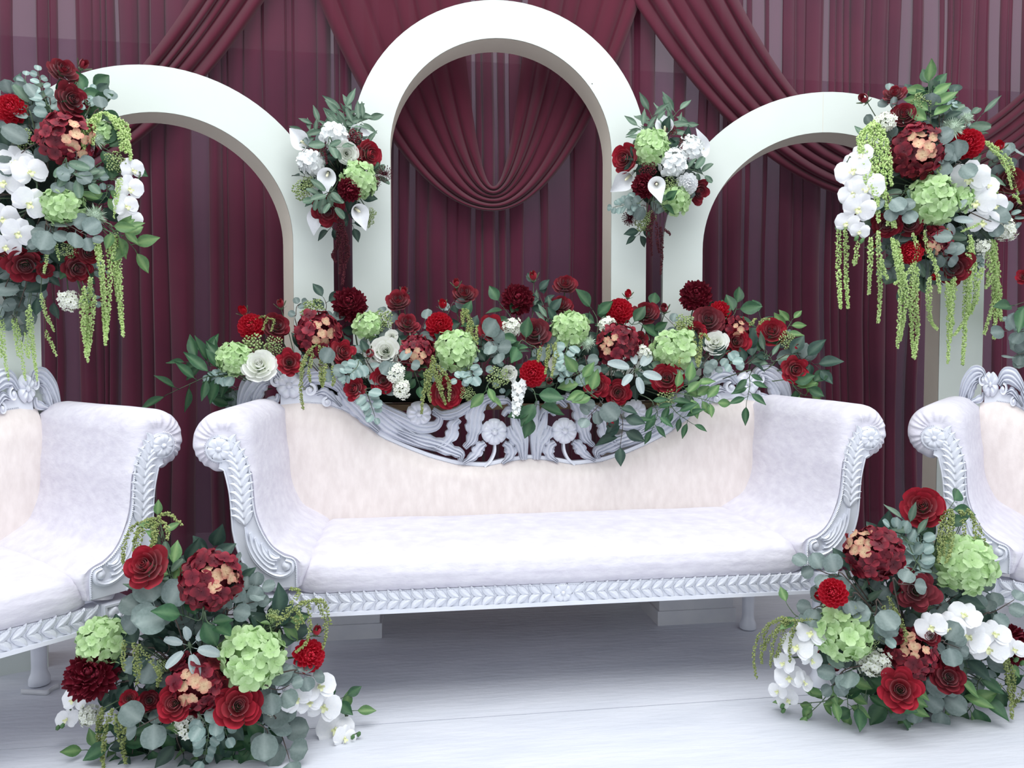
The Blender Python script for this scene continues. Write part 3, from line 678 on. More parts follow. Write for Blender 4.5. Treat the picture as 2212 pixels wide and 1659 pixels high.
def stem_to(parent, P, Q, r=0.003, mat_='stem', bend=0.03):
    """a stalk from the back of a bloom to the heart of the arrangement"""
    A = Vector(P); B = Vector(Q); mid = A.lerp(B, 0.5) + Vector((0, bend, bend * 0.6)); W = WM[parent].inverted(); m = MB()
    m.add(*tube([W @ A, W @ mid, W @ B], r / max(1e-6, WM[parent].to_scale().x), r / max(1e-6, WM[parent].to_scale().x), 5, 6))
    return obj('stem', m.mesh('stem', M[mat_]), parent)

class Arr:
    """one floral arrangement: an Empty that parents blooms and branches"""
    def __init__(s, name, label, base, core, depth, cpx, rpx, cat='floral arrangement'):
        s.t = thing(name, label, cat, Matrix.Translation(base), 'flower arrangements'); s.core = Vector(core); s.depth = depth; s.c = cpx; s.r = rpx; s.rng = random.Random(sum(map(ord, label)))
        s.linear = False
    def core_at(s, P):
        return Vector((s.core.x + (P.x - s.core.x) * .93, s.core.y, s.core.z)) if s.linear else s.core
    def P(s, x, y, dy=0.0):
        p = atY(x, y, s.depth(x, y) + dy)
        if p.z < 0.015: p = atZ(x, y, 0.015)
        return p
    def axis(s, x, y, P, ax=None, ay=None):
        if ax is None: ax = 0.75 * max(-1.2, min(1.2, (x - s.c[0]) / s.r[0]))
        if ay is None: ay = -0.75 * max(-1.2, min(1.2, (y - s.c[1]) / s.r[1]))
        tc = (CAM - P).normalized(); R_ = Vector((1, 0, 0)); return (tc + R_ * ax + Vector((0, 0, 1)) * ay + Vector((s.rng.uniform(-.12, .12), 0, s.rng.uniform(-.12, .12)))).normalized()
    def bloom(s, name, me, x, y, rpx, ax=None, ay=None, dy=0.0, label=None, spin=None, squash=1.0):
        P = s.P(x, y, dy); R_ = px2m(rpx, P); A = s.axis(x, y, P, ax, ay)
        M_ = frame(P, A, s=R_, spin=s.rng.uniform(0, 6.28) if spin is None else spin)
        o = at_world(name, me, s.t, M_, label=label); return o, P, A, R_
    def stalk(s, o, P, A, R_, back=0.5, r=0.0028, mat_='stem'): stem_to(o, P - A * R_ * back, s.core_at(P), r, mat_)
    def rose(s, x, y, rpx, col='r', ax=None, ay=None, dy=0.0):
        o, P, A, R_ = s.bloom('rose', lib(('heart', col), lambda: rose_heart(col)), x, y, rpx, ax, ay, dy, label={'r': 'red rose', 'd': 'dark red rose', 'm': 'dusky maroon rose', 'w': 'white rose'}[col])
        pt = s.rng.choice([0.0, 0.10, 0.22]) if col != 'w' else 0.0; a0 = s.rng.uniform(0, 6)
        rings = range(5) if rpx > 19 else (0, 1, 2, 4)
        for k in rings:
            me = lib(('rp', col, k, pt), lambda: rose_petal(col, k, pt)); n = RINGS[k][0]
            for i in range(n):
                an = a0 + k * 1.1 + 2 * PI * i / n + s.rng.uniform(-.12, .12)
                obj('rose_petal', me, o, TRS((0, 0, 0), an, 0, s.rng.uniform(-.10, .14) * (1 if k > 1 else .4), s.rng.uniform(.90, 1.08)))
        s.stalk(o, P, A, R_)
    def bud(s, x, y, rpx, col='r', ax=None, ay=None, dy=0.0):
        def mk():
            m = MB(); vs, fs, at = [], [], []
            for k in range(4):
                v, f, a = petal_patch(((.1, -1.0), (.95, -.2), (.30 + .1 * k, .95 - .05 * k)), 0.95, 0.0, 0.05); Rm = Matrix.Rotation(k * 1.75, 4, 'Z')
                m.xf(v, f, Rm, 0, a)
            for k in range(5):
                v, f, a = petal_patch(((.05, -1.15), (.95, -.75), (1.02, .05 + .1 * (k % 2))), 0.28, 0.08, 0.5, 5, 5); m.xf(v, f, Matrix.Rotation(k * 2 * PI / 5, 4, 'Z'), 1)
            m.add(*lathe([(0, -1.35), (.28, -1.3), (.4, -1.05), (.3, -.9)], 8), mi=1)
            return m.mesh('rose_bud', [M['rose_' + col] if col in 'rdmw' else M['dahlia'], M['sepal']])
        o, P, A, R_ = s.bloom('flower_bud', lib(('bud', col), mk), x, y, rpx * 0.95, ax if ax is not None else 0.3 * (x - s.c[0]) / s.r[0], ay if ay is not None else 0.9, dy, label='small red bud'); s.stalk(o, P, A, R_, 1.2, 0.0018)
    def dahlia(s, x, y, rpx, col='dahlia', ax=None, ay=None, dy=0.0, n=62):
        def core():
            m = MB(); m.add(*lathe([(0, -.55), (.35, -.5), (.62, -.25), (.6, .1), (.35, .38), (0, .48)], 12)); return m.mesh('dahlia_core', M[col])
        def petal():
            m = MB()
            def fn(u, v):
                a = 2 * u - 1; wd = 0.20 * (0.35 + 0.65 * math.sin(PI * min(1, 0.15 + v * .72))) * (1 - 0.6 * max(0, v - .8) / .2)
                return (v * 0.50, a * wd, 0.10 * a * a * (0.6 + .6 * v) + 0.10 * v * v)
            vs, fs = grid(5, 6, fn); at = [min(1, max(abs(2 * i / 4 - 1) - .3, j / 5 - .55) * 1.2) if j > 1 else 0 for j in range(6) for i in range(5)]
            m.add(vs, fs, 0, [max(0, q) for q in at]); return m.mesh('dahlia_petal', M[col])
        o, P, A, R_ = s.bloom('dahlia', lib(('dcore', col), core), x, y, rpx, ax, ay, dy, label='bright red dahlia' if col == 'dahlia' else 'white ball dahlia')
        me = lib(('dpet', col), petal)
        for i in range(n):
            t = (i + 0.5) / n; th = math.acos(1 - 1.30 * t); ph = i * 2.39996
            d = Vector((math.sin(th) * math.cos(ph), math.sin(th) * math.sin(ph), math.cos(th)))
            ra = Vector((math.cos(ph), math.sin(ph), 0)); dirn = (d * (0.85) + ra * 0.25 * math.sin(th) + Vector((0, 0, .22 * (1 - t)))).normalized()
            side = Vector((-math.sin(ph), math.cos(ph), 0)); nrm = dirn.cross(side)
            L = Matrix((dirn, side, nrm)).transposed().to_4x4() @ Matrix.Diagonal((1, .75 + .45 * t, 1, 1)) ; L.translation = d * 0.52 * (0.75 + .25 * t) + Vector((0, 0, -.05))
            obj('dahlia_petal', me, o, L)
        s.stalk(o, P, A, R_)
    def mum(s, x, y, rpx, ax=None, ay=None, dy=0.0, n=125):
        def core():
            m = MB(); m.add(*lathe([(0, -.5), (.3, -.45), (.58, -.2), (.6, .1), (.40, .42), (0, .56)], 12)); return m.mesh('mum_core', M['mum'])
        def petal():
            m = MB()
            def fn(u, v):
                a = 2 * u - 1; wd = 0.115 * (0.5 + 0.5 * math.sin(PI * min(1, 0.1 + v * .75))) * (1 - 0.8 * max(0, v - .65) / .35)
                return (v * 0.46, a * wd, 0.07 * a * a + 0.12 * v * v - 0.03 * v)
            vs, fs = grid(5, 6, fn); m.add(vs, fs, 0, [max(0, j / 5 - .45) * (1 if i in (1, 2, 3) else .5) for j in range(6) for i in range(5)]); return m.mesh('mum_petal', M['mum'])
        o, P, A, R_ = s.bloom('chrysanthemum', lib(('mcore',), core), x, y, rpx, ax, ay, dy, label='burgundy pompon chrysanthemum'); me = lib(('mpet',), petal); R2 = s.rng
        for i in range(n):
            t = (i + 0.5) / n; th = math.acos(1 - 1.35 * t); ph = i * 2.39996
            d = Vector((math.sin(th) * math.cos(ph), math.sin(th) * math.sin(ph), math.cos(th)))
            dirn = (d + Vector((R2.uniform(-.4, .4), R2.uniform(-.4, .4), R2.uniform(.0, .35)))).normalized()
            side = Vector((-math.sin(ph), math.cos(ph), .15)).normalized(); nrm = dirn.cross(side).normalized(); side = nrm.cross(dirn)
            k = R2.uniform(.85, 1.12); L = Matrix((dirn, side, nrm)).transposed().to_4x4() @ Matrix.Diagonal((k, 1.25, 1, 1)); L.translation = d * 0.56
            obj('chrysanthemum_petal', me, o, L)
        s.stalk(o, P, A, R_)
    def allium(s, x, y, rpx, dy=0.0):
        def mk():
            m = MB(); R2 = random.Random(4)
            for i in range(110):
                t = (i + .5) / 110; th = math.acos(1 - 1.9 * t); ph = i * 2.39996; d = Vector((math.sin(th) * math.cos(ph), math.sin(th) * math.sin(ph), math.cos(th)))
                sd = d.orthogonal().normalized() * 0.045; k = R2.uniform(.8, 1.05); q = d * k
                m.add([d * .1 + sd, d * .1 - sd, q - sd * .5, q + sd * .5], [(0, 1, 2, 3)]); m.add(*octa(tuple(q), .07))
            return m.mesh('allium_head', M['allium'])
        o, P, A, R_ = s.bloom('allium', lib(('allium',), mk), x, y, rpx, dy=dy, label='spiky burgundy allium head'); s.stalk(o, P, A, R_, .2, .0016, 'stem_brown')
    def hydrangea(s, x, y, rpx, col='g', ax=None, ay=None, dy=0.0, n=None, cream=0.3):
        def floret(c, k):
            m = MB(); R2 = random.Random(k)
            for q in range(4):
                an = q * PI / 2 + R2.uniform(-.1, .1); tl = R2.uniform(.0, .55)
                def fn(u, v):
                    a = 2 * u - 1; wd = 0.52 * math.sin(PI * min(1, 0.12 + v * .66)) ** .8 * (1 - .25 * max(0, v - .8) / .2)
                    return (v * 0.95, a * wd, tl * v * v * .8 - .10 * a * a * v + .04 * math.sin(a * 6 + q))
                vs, fs = grid(5, 5, fn); m.xf(vs, fs, Matrix.Rotation(an, 4, 'Z'), 0, [max(0, (j / 4 - .35)) * 1.1 for j in range(5) for i in range(5)])
            m.add(*octa((0, 0, .05), .10)); m.add(*tube([Vector((0, 0, 0)), Vector((0, 0, -.4)), Vector((0, 0, -.9))], .05, .05, 4, 3))
            return m.mesh('floret', M['hyd_' + c])
        def core():
            m = MB(); m.add(*lathe([(0, -.62), (.3, -.5), (.55, -.2), (.58, .1), (.38, .42), (0, .55)], 12)); return m.mesh('hydrangea_core', M['hyd_' + col])
        lab = {'g': 'lime green hydrangea head', 'b': 'burgundy hydrangea head with cream florets', 'w': 'white hydrangea head'}[col]
        o, P, A, R_ = s.bloom('hydrangea', lib(('hcore', col), core), x, y, rpx, ax, ay, dy, label=lab)
        n = n or (52 if rpx > 35 else 34); R2 = s.rng; fs_ = 2.0 / math.sqrt(n)
        cd_ = Vector((R2.uniform(-.5, .5), R2.uniform(-.1, .6), 1.0)).normalized()
        for i in range(n):
            t = (i + .5) / n; th = math.acos(1 - 1.45 * t); ph = i * 2.39996 + R2.uniform(-.15, .15); d = Vector((math.sin(th) * math.cos(ph), math.sin(th) * math.sin(ph), math.cos(th)))
            c = col
            if col == 'b' and d.dot(cd_) > 1 - cream * 0.62 + R2.uniform(-.05, .05): c = 'c'
            rr = R2.uniform(.74, .90); k = fs_ * R2.uniform(.85, 1.2) * (.74 if c == 'c' else 1.0)
            ax_ = (d + Vector((R2.uniform(-.35, .35), R2.uniform(-.35, .35), R2.uniform(-.2, .35)))).normalized()
            kk = R2.randrange(4); me = lib(('flo', c, kk), lambda: floret(c, kk)); L = frame(d * rr, ax_, s=k, spin=R2.uniform(0, 6)); obj('floret', me, o, L)
        s.stalk(o, P, A, R_, .6, .004)
    def orchid_spray(s, blooms, stem=None, dy=0.0):
        def mk():
            m = MB()
            def pet(ln, wd, an, lift, z0):
                def fn(u, v):
                    a = 2 * u - 1; w_ = wd * math.sin(PI * min(1, .10 + v * .72)) ** .75 * (1 - .2 * max(0, v - .8) / .2)
                    return (v * ln, a * w_, z0 + lift * v * v - .12 * a * a * v + .03 * math.sin(4 * a))
                vs, fs = grid(7, 6, fn); m.xf(vs, fs, Matrix.Rotation(an, 4, 'Z'))
            for an in (math.radians(90), math.radians(215), math.radians(325)): pet(.95, .40, an, .10, -.06)
            for an in (math.radians(8), math.radians(172)): pet(1.0, .66, an, .16, 0.0)
            for k in (-1, 1):
                def fn(u, v): a = 2 * u - 1; return (k * (.05 + .18 * v), -.10 - .08 * v + .07 * a, .10 + .26 * v)
                vs, fs = grid(4, 4, fn); m.add(vs, fs, 1)
            def lip(u, v): a = 2 * u - 1; return (a * .16 * (1 - .5 * v), -.08 - .32 * v, .10 + .18 * math.sin(v * 2.4) + .05 * a * a)
            vs, fs = grid(5, 6, lip); m.add(vs, fs, 1); m.add(*ball((0, 0, .13), .10), mi=1)
            return m.mesh('orchid_blossom', [M['orchid'], M['orchid_lip']])
        me = lib(('orchid',), mk); pts = [s.P(b[0], b[1], dy + .02) for b in blooms]
        if stem: pts = pts + [s.P(q[0], q[1], dy + .02) for q in stem]
        W = WM[s.t].inverted(); m = MB(); m.add(*tube([W @ s.core_at(pts[0])] + [W @ (p + Vector((0, .012, 0))) for p in pts], .0032, .0018, 5, 30))
        o = obj('orchid_spray', m.mesh('orchid_spray', M['stem']), s.t, label='white moth orchid spray')
        for b, p in zip(blooms, pts):
            A = s.axis(b[0], b[1], p, *(b[3:5] if len(b) > 3 else (s.rng.uniform(-.35, .35), s.rng.uniform(-.2, .3)))); R_ = px2m(b[2], p)
            at_world('orchid_blossom', me, o, frame(p - Vector((0, .012, 0)), A, s=R_ * 1.0, spin=s.rng.uniform(-.6, .6)))
        if stem:
            for q in stem:
                p = s.P(q[0], q[1], dy); mm = lib(('obud',), lambda: (lambda m: (m.add(*ball((0, 0, 0), 1)), m.mesh('orchid_bud', M['bright']))[1])(MB()))
                at_world('orchid_bud', mm, o, frame(p, (0.3, -.2, .6), s=px2m(7, p)) @ Matrix.Diagonal((.7, .7, 1.1, 1)))
    def calla(s, x, y, rpx, ax, ay, dy=0.0, spin=0.0):
        """trumpet opening along the axis, the pointed lip at local +Y"""
        def mk():
            m = MB()
            def fn(u, v):
                an = 2 * PI * u - PI / 2; fr_ = (1 - math.cos(2 * PI * u)) / 2        # 1 on the lip side
                r_ = .08 + .55 * v ** 1.8 * (0.75 + .25 * fr_); z_ = -1.0 + v * (1.35 - .35 * (1 - fr_)) - .25 * max(0, v - .8) * 5 * .2
                tip = fr_ ** 14 * max(0, v - .7) / .3
                return (r_ * math.cos(an) * (1.0 - .5 * tip), r_ * math.sin(an) + tip * .62, z_ - tip * .12)
            vs, fs = grid(24, 9, fn, True); m.add(vs, fs); v, f = lathe([(0, -1.25), (.07, -1.22), (.085, -.95), (.09, -.9)], 8); m.add(v, f, 1); return m.mesh('calla_lily', [M['calla'], M['stem']])
        o, P, A, R_ = s.bloom('calla_lily', lib(('calla',), mk), x, y, rpx * 1.25, ax, ay, dy, spin=spin, label='white calla lily')
        def sp():
            m = MB(); m.add(*lathe([(0, -.8), (.07, -.75), (.08, -.1), (.05, .08), (0, .12)], 8)); return m.mesh('spadix', M['spadix'])
        obj('spadix', lib(('spadix',), sp), o); s.stalk(o, P, A, R_, 1.2, .004)
    def strands(s, lines, col='l', wpx=9.0, dy=-0.02, root=None):
        """hanging amaranth: one plant, each catkin a sub-part of many tiny seed clumps"""
        W = WM[s.t].inverted(); first = s.P(*lines[0][0], dy=dy); m = MB(); m.add(*tube([W @ s.core_at(first), W @ s.core_at(first).lerp(first, .6) + Vector((0, 0, .03)), W @ first], .0025, .0015, 5, 8))
        for ln in lines[1:]:
            q = s.P(*ln[0], dy=dy); m.add(*tube([W @ s.core_at(q), W @ s.core_at(q).lerp(q, .6) + Vector((0, 0, .02)), W @ q], .002, .0012, 4, 6))
        o = obj('hanging_amaranth', m.mesh('hanging_amaranth', M['stem'] if col != 'b' else M['stem_brown']), s.t, label={'l': 'lime green hanging amaranth', 'o': 'olive green hanging amaranth', 'b': 'burgundy hanging amaranth'}[col])
        R2 = s.rng
        for ln in lines:
            P = [s.P(q[0], q[1], dy) for q in ln]; L = sum((b - a).length for a, b in zip(P, P[1:])); n = max(10, int(L / .0046)); C = catmull(P, n); m = MB()
            wr = px2m(wpx * (1.3 if col == 'o' else 1.12), P[0]) / 2
            for i, c in enumerate(C):
                t = i / (n - 1); rr = wr * min(1, .55 + t * 3) * (1 - .55 * t ** 2)
                for k in range(5):
                    an = R2.uniform(0, 6.28); q = rr * R2.uniform(.35, 1.0)
                    c2 = W @ (c + Vector((q * math.cos(an), q * math.sin(an), R2.uniform(-.003, .003)))); sz = wr * R2.uniform(.22, .42); tn = R2.random()
                    m.add(*octa(tuple(c2), sz), at=[tn] * 6)
            obj('catkin', m.mesh('catkin', M['am_' + col], smooth=False), o)
    def berries(s, x, y, rpx, col='g', dy=0.0, ax=None, ay=None):
        def mk(k):
            m = MB(); R2 = random.Random(k); subs = [Vector((0, 0, .3))] + [Vector((.62 * math.cos(a), .62 * math.sin(a), .0)) for a in [i * 1.257 + k for i in range(5)]]
            for c in subs:
                m.add(*tube([Vector((0, 0, -1.0)), c * .5 + Vector((0, 0, -.4)), c], .03, .025, 4, 4), mi=1)
                for i in range(20):
                    t = (i + .5) / 20; th = math.acos(1 - 1.5 * t); ph = i * 2.39996; d = Vector((math.sin(th) * math.cos(ph), math.sin(th) * math.sin(ph), math.cos(th)))
                    m.add(*ball(tuple(c + d * .36 * R2.uniform(.8, 1.1)), R2.uniform(.065, .10)), at=[R2.random() * .8] * 12)
            return m.mesh('berry_cluster', [M['berry_' + col], M['stem'] if col == 'g' else M['stem_brown']])
        k = s.rng.randrange(3); o, P, A, R_ = s.bloom('berry_cluster', lib(('berry', col, k), lambda: mk(k)), x, y, rpx, ax, ay, dy, label='green berry cluster' if col == 'g' else 'burgundy berry cluster'); s.stalk(o, P, A, R_, .9, .002)
    def filler(s, x, y, rpx, dy=0.0, ax=None, ay=None, spike=False):
        def mk(k):
            m = MB(); R2 = random.Random(k + 9); n = 34 if spike else 62
            for i in range(n):
                if spike:
                    t = i / n; d = Vector((math.cos(i * 2.4), math.sin(i * 2.4), 0)); c = d * (.34 * (1 - .6 * t)) + Vector((0, 0, 1.0 - 2.0 * t * -1 - 1.0)); c.z = -1 + 2 * t; ax_ = (d + Vector((0, 0, .3))).normalized(); sc = .24 * (1 - .5 * t)
                else:
                    t = (i + .5) / n; th = math.acos(1 - 1.3 * t); ph = i * 2.39996; d = Vector((math.sin(th) * math.cos(ph), math.sin(th) * math.sin(ph), math.cos(th))); c = d * R2.uniform(.6, 1.0); c = Vector((c.x * 1.05, c.y * .85, c.z)); ax_ = (d + Vector((R2.uniform(-.3, .3), R2.uniform(-.3, .3), .2))).normalized(); sc = R2.uniform(.17, .24)
                F = frame(c, ax_, s=sc, spin=R2.uniform(0, 6))
                for q in range(5):
                    an = q * 2 * PI / 5; ca, sa = math.cos(an), math.sin(an); vs = [(0, 0, 0), (.6 * ca - .45 * sa, .6 * sa + .45 * ca, .1), (1.1 * ca, 1.1 * sa, .25), (.6 * ca + .45 * sa, .6 * sa - .45 * ca, .1)]; m.xf(vs, [(0, 3, 2, 1)], F)
                v, f = octa((0, 0, .08), .2); m.xf(v, f, F, 0, [1.0] * 6); m.add(*tube([c, c * .5, Vector((0, 0, -.8 if not spike else c.z - .1))], .02, .02, 3, 3), at=[1.0] * 9)
            return m.mesh('white_filler', M['filler'] if not spike else M['hyd_w'], smooth=False)
        k = s.rng.randrange(3); o, P, A, R_ = s.bloom('filler_flower', lib(('fill', k, spike), lambda: mk(k)), x, y, rpx, ax, ay, dy, label='white filler blossom cluster' if not spike else 'drooping white larkspur spike', spin=0 if spike else None); s.stalk(o, P, A, R_, .7, .002)
    def thistle(s, x, y, rpx, dy=0.0):
        def mk():
            m = MB(); R2 = random.Random(2); m.add(*ball((0, 0, 0), .5))
            for i in range(120):
                t = (i + .5) / 120; th = math.acos(1 - 1.6 * t); ph = i * 2.39996; d = Vector((math.sin(th) * math.cos(ph), math.sin(th) * math.sin(ph), math.cos(th))); sd = d.orthogonal().normalized() * .05
                q = d * R2.uniform(.75, 1.0); m.add([d * .45 + sd, d * .45 - sd, q], [(0, 1, 2)])
            for i in range(9):
                an = i * .7; d = Vector((math.cos(an), math.sin(an), -.2)); sd = Vector((-math.sin(an), math.cos(an), 0)) * .12; m.add([d * .4 + sd, d * .4 - sd, d * 1.05], [(0, 1, 2)])
            return m.mesh('thistle_head', M['thistle'], smooth=False)
        o, P, A, R_ = s.bloom('thistle', lib(('thistle',), mk), x, y, rpx, dy=dy, label='pale bristly thistle head'); s.stalk(o, P, A, R_, .4, .002)
    # ---- leaves
    def leaf_mesh(s, kind, k):
        def mk():
            R2 = random.Random(k * 7 + len(kind)); m = MB()
            wd, pw, fold, mt = {'dollar': (.50, 'r', .03, 'euc'), 'baby': (.46, 'r', .05, 'baby'), 'lamb': (.24, 'o', .10, 'lamb'), 'ruscus': (.20, 'p', .10, 'green'), 'bright': (.27, 'p', .10, 'bright'), 'big': (.32, 'p', .12, 'green'), 'dark': (.30, 'p', .12, 'dark'), 'olive': (.17, 'p', .06, 'olive'), 'sage': (.26, 'o', .06, 'olive')}[kind]
            bend = R2.uniform(-.25, .20)
            def fn(u, v):
                a = 2 * u - 1
                if pw == 'r': w_ = wd * math.sqrt(max(0, 1 - (2 * v - 1) ** 2)) ** .9
                elif pw == 'o': w_ = wd * math.sin(PI * min(1, .06 + v * .88)) ** .6
                else: w_ = wd * math.sin(PI * v ** .8) ** 1.05
                w_ = max(w_, .012)
                return (a * w_, v, fold * abs(a) * w_ / wd + bend * v * v * .6 + .02 * math.sin(5 * v + 3 * a + k))
            vs, fs = grid(5, 8, fn); at = [.75 if i == 2 else (.12 if i in (1, 3) else .0) for j in range(8) for i in range(5)]
            m.add(vs, fs, 0, at); m.add(*tube([Vector((0, -.22, 0)), Vector((0, -.1, .01)), Vector((0, .02, 0))], .016, .016, 4, 3)); return m.mesh('leaf', M[mt])
        return lib(('leaf', kind, k), mk)
    def branch(s, kind, line, n=8, lpx=40, dy=0.02, face=0.5, label=None, pair=False):
        """stem through pixel points with n leaves left and right"""
        P = [s.P(q[0], q[1], dy) for q in line]; C = catmull(P, 24); W = WM[s.t].inverted(); m = MB(); m.add(*tube([W @ s.core_at(C[0])] + [W @ c for c in C[::6]] + [W @ C[-1]], .0022, .0010, 5, 18))
        nm = {'dollar': 'eucalyptus_branch', 'baby': 'baby_eucalyptus_branch', 'lamb': 'lambs_ear_branch', 'ruscus': 'ruscus_branch', 'bright': 'leafy_branch', 'big': 'leafy_branch', 'dark': 'leafy_branch', 'olive': 'olive_branch', 'sage': 'sage_branch'}[kind]
        o = obj(nm, m.mesh(nm, M['stem_brown'] if kind in ('dollar', 'dark') else M['stem']), s.t); R2 = s.rng
        for i in range(n):
            t = (i + 1) / n; c = C[int(t * 23)]; c0 = C[max(0, int(t * 23) - 2)]; T = (c - c0).normalized() if (c - c0).length > 1e-6 else Vector((0, 0, -1))
            tc = (CAM - c).normalized(); side = T.cross(tc).normalized() * (1 if i % 2 else -1)
            if i == n - 1: side = side * .1
            D = (T * R2.uniform(.35, .8) + side * R2.uniform(.7, 1.1) + tc * R2.uniform(-.35, .5)).normalized()
            Nn = (tc * R2.uniform(.5, 1.0) + Vector((R2.uniform(-1, 1), R2.uniform(-1, .6), R2.uniform(-.4, 1))) * (1 - face) + Vector((0, 0, .25)))
            X_ = D.cross(Nn).normalized(); Nn = X_.cross(D); ln = px2m(lpx * R2.uniform(.75, 1.15) * (1 - .35 * t * (kind in ('baby', 'dollar'))), c)
            L = Matrix((X_, D, Nn)).transposed().to_4x4() @ Matrix.Diagonal((ln, ln, ln, 1)); L.translation = c + D * ln * .18
            if L.translation.z < .012: L.translation.z = .012
            at_world('leaf', s.leaf_mesh(kind, R2.randrange(4)), o, L)
    def scatter(s, n, kinds, rx, ry, lpx, dy=0.05, cx=0, cy=0, inner=0.25):
        for i in range(n):
            a = s.rng.uniform(0, 2 * PI); q = s.rng.uniform(.7, 1.0); x1 = s.c[0] + cx + rx * q * math.cos(a); y1 = s.c[1] + cy + ry * q * math.sin(a); k = s.rng.uniform(inner, .75)
            x0 = s.c[0] + cx + (x1 - s.c[0] - cx) * k; y0 = s.c[1] + cy + (y1 - s.c[1] - cy) * k; kd = s.rng.choice(kinds)
            s.branch(kd, [(x0, y0), ((x0 + x1) / 2 + s.rng.uniform(-10, 10), (y0 + y1) / 2 + s.rng.uniform(-10, 10)), (x1, y1)], n=s.rng.randint(5, 8), lpx=lpx * (.55 if kd == 'baby' else 1) * s.rng.uniform(.8, 1.15), dy=dy + s.rng.uniform(-.02, .03), face=.4)
    def foam(s, x, y, rx, ry, yd):
        """dark foam and moss ball the stalks are stuck into"""
        m = MB(); P = atY(x, y, yd); a, b = px2m(rx, P), px2m(ry, P); W = WM[s.t].inverted()
        def fn(u, v):
            th = PI * v; ph = 2 * PI * u; d = Vector((math.sin(th) * math.cos(ph) * a, math.sin(th) * math.sin(ph) * min(a, b) * .6, math.cos(th) * b)); k = 1 + .12 * noise.noise(d * 14); q = P + d * k
            q.z = max(q.z, .004); return tuple(W @ q)
        m.add(*grid(24, 14, fn, True)); obj('floral_foam', m.mesh('floral_foam', M['foam']), s.t)

# ------------------------------------------------------------------ the arrangements
def dome(cx, cy, rx, ry, Yc, b):
    return lambda x, y: Yc - b * math.sqrt(max(0.0, 1 - ((x - cx) / rx) ** 2 - ((y - cy) / ry) ** 2))
def pl(txt): return [[tuple(map(float, q.split(','))) for q in ln.split()] for ln in txt.strip().split(';') if ln.strip()]
def fill(A, txt):
    for ln in txt.strip().split('\n'):
        q = ln.split()
        if not q: continue
        k = q[0]; v = [float(z) for z in q[1:] if z.replace('.', '').replace('-', '').isdigit()]; c = [z for z in q[1:] if not z.replace('.', '').replace('-', '').isdigit()]
        x, y, r_ = v[:3]; ax, ay = (v[3], v[4]) if len(v) > 4 else (None, None); dy = v[5] if len(v) > 5 else 0.0
        if k == 'rose': A.rose(x, y, r_, c[0], ax, ay, dy)
        elif k == 'bud': A.bud(x, y, r_, c[0] if c else 'r', ax, ay, dy)
        elif k == 'dahlia': A.dahlia(x, y, r_, c[0] if c else 'dahlia', ax, ay, dy)
        elif k == 'mum': A.mum(x, y, r_, ax, ay, dy)
        elif k == 'hyd': A.hydrangea(x, y, r_, c[0], ax, ay, dy)
        elif k == 'berry': A.berries(x, y, r_, c[0] if c else 'g')
        elif k == 'fill': A.filler(x, y, r_)
        elif k == 'thistle': A.thistle(x, y, r_)
        elif k == 'allium': A.allium(x, y, r_)
        elif k == 'calla': A.calla(x, y, r_, ax, ay, dy, v[6] if len(v) > 6 else 0.0)
        elif k == 'whorl':
            for i in range(6):
                a = 2 * PI * i / 6 + .4; A.branch('lamb', [(x, y), (x + .2 * r_ * math.cos(a), y + .2 * r_ * math.sin(a))], 1, r_ * .95, dy=-.02, face=.8)
        elif k == 'leaf':  # one big leaf: kind x y length dirx diry
            A.branch(c[0], [(x, y), (x + v[3] * .3, y + v[4] * .3)], 1, r_, dy=-.015, face=.9)

# --- garland on the lower arch with the 24 degree turn
LA = Arr('arch_garland', 'orchid, dahlia and amaranth garland on the lower arch with the unjointed crown', atY(70, 500, 2.62), atY(105, 430, 2.60), dome(110, 400, 210, 300, 2.60, .17), (110, 400), (190, 280))
LA.foam(100, 410, 95, 190, 2.61)
fill(LA, '''
rose 137 150 31 d 0.4 0.9
bud 181 140 15 d 0.6 0.8
rose 156 214 34 d 0.6 0.1
rose 55 573 39 d -0.1 -0.1
rose 168 580 31 d 0.3 -0.1
rose 192 546 25 d 0.5 0.1
rose 98 584 17 d 0.2 0.1
rose 152 505 24 d 0.1 -0.3
rose 2 560 20 r
rose 4 347 22 d
dahlia 27 237 34 -0.3 0.3
hyd 146 302 62 b 0.1 0.3
hyd 138 447 47 g 0.0 -0.1
hyd 215 285 30 g 0.4 0.6 0.03
fill 150 650 26
thistle 206 466 26
thistle 205 300 24
berry 48 298 24 g
berry 250 350 24 g
berry 150 540 20 g
''')
LA.orchid_spray([(38, 352, 36, -.1, .3), (15, 395, 38, -.2, .1), (68, 372, 34, .2, .2), (70, 440, 35, .1, 0), (10, 472, 32, 0, 0), (45, 503, 32, .1, -.1), (18, 532, 28, -.1, -.2)], dy=-.035)
LA.orchid_spray([(288, 368, 26, .7, .1), (282, 408, 29, .5, 0), (274, 446, 27, .6, .1), (284, 474, 26, .4, -.2)], dy=-.02)
LA.strands(pl('212,246 188,268 180,300 181,325; 218,244 205,270 200,310; 225,242 252,262 270,290 283,335; 228,244 262,275 276,310 282,345; 232,246 270,268 280,300; 240,256 258,285 262,325; 205,252 192,285; 245,262 268,298 272,330'), 'l', 13)
LA.strands(pl('205,515 218,580 224,660 228,745; 212,520 222,600 226,690 230,735; 235,510 237,600 233,680 230,722; 252,505 258,590 262,670 266,726; 246,510 255,600 260,690; 240,505 246,570 254,650; 196,600 192,680 189,780; 182,620 184,700 186,770; 176,640 182,740; 205,640 195,720 192,760'), 'l', 12)
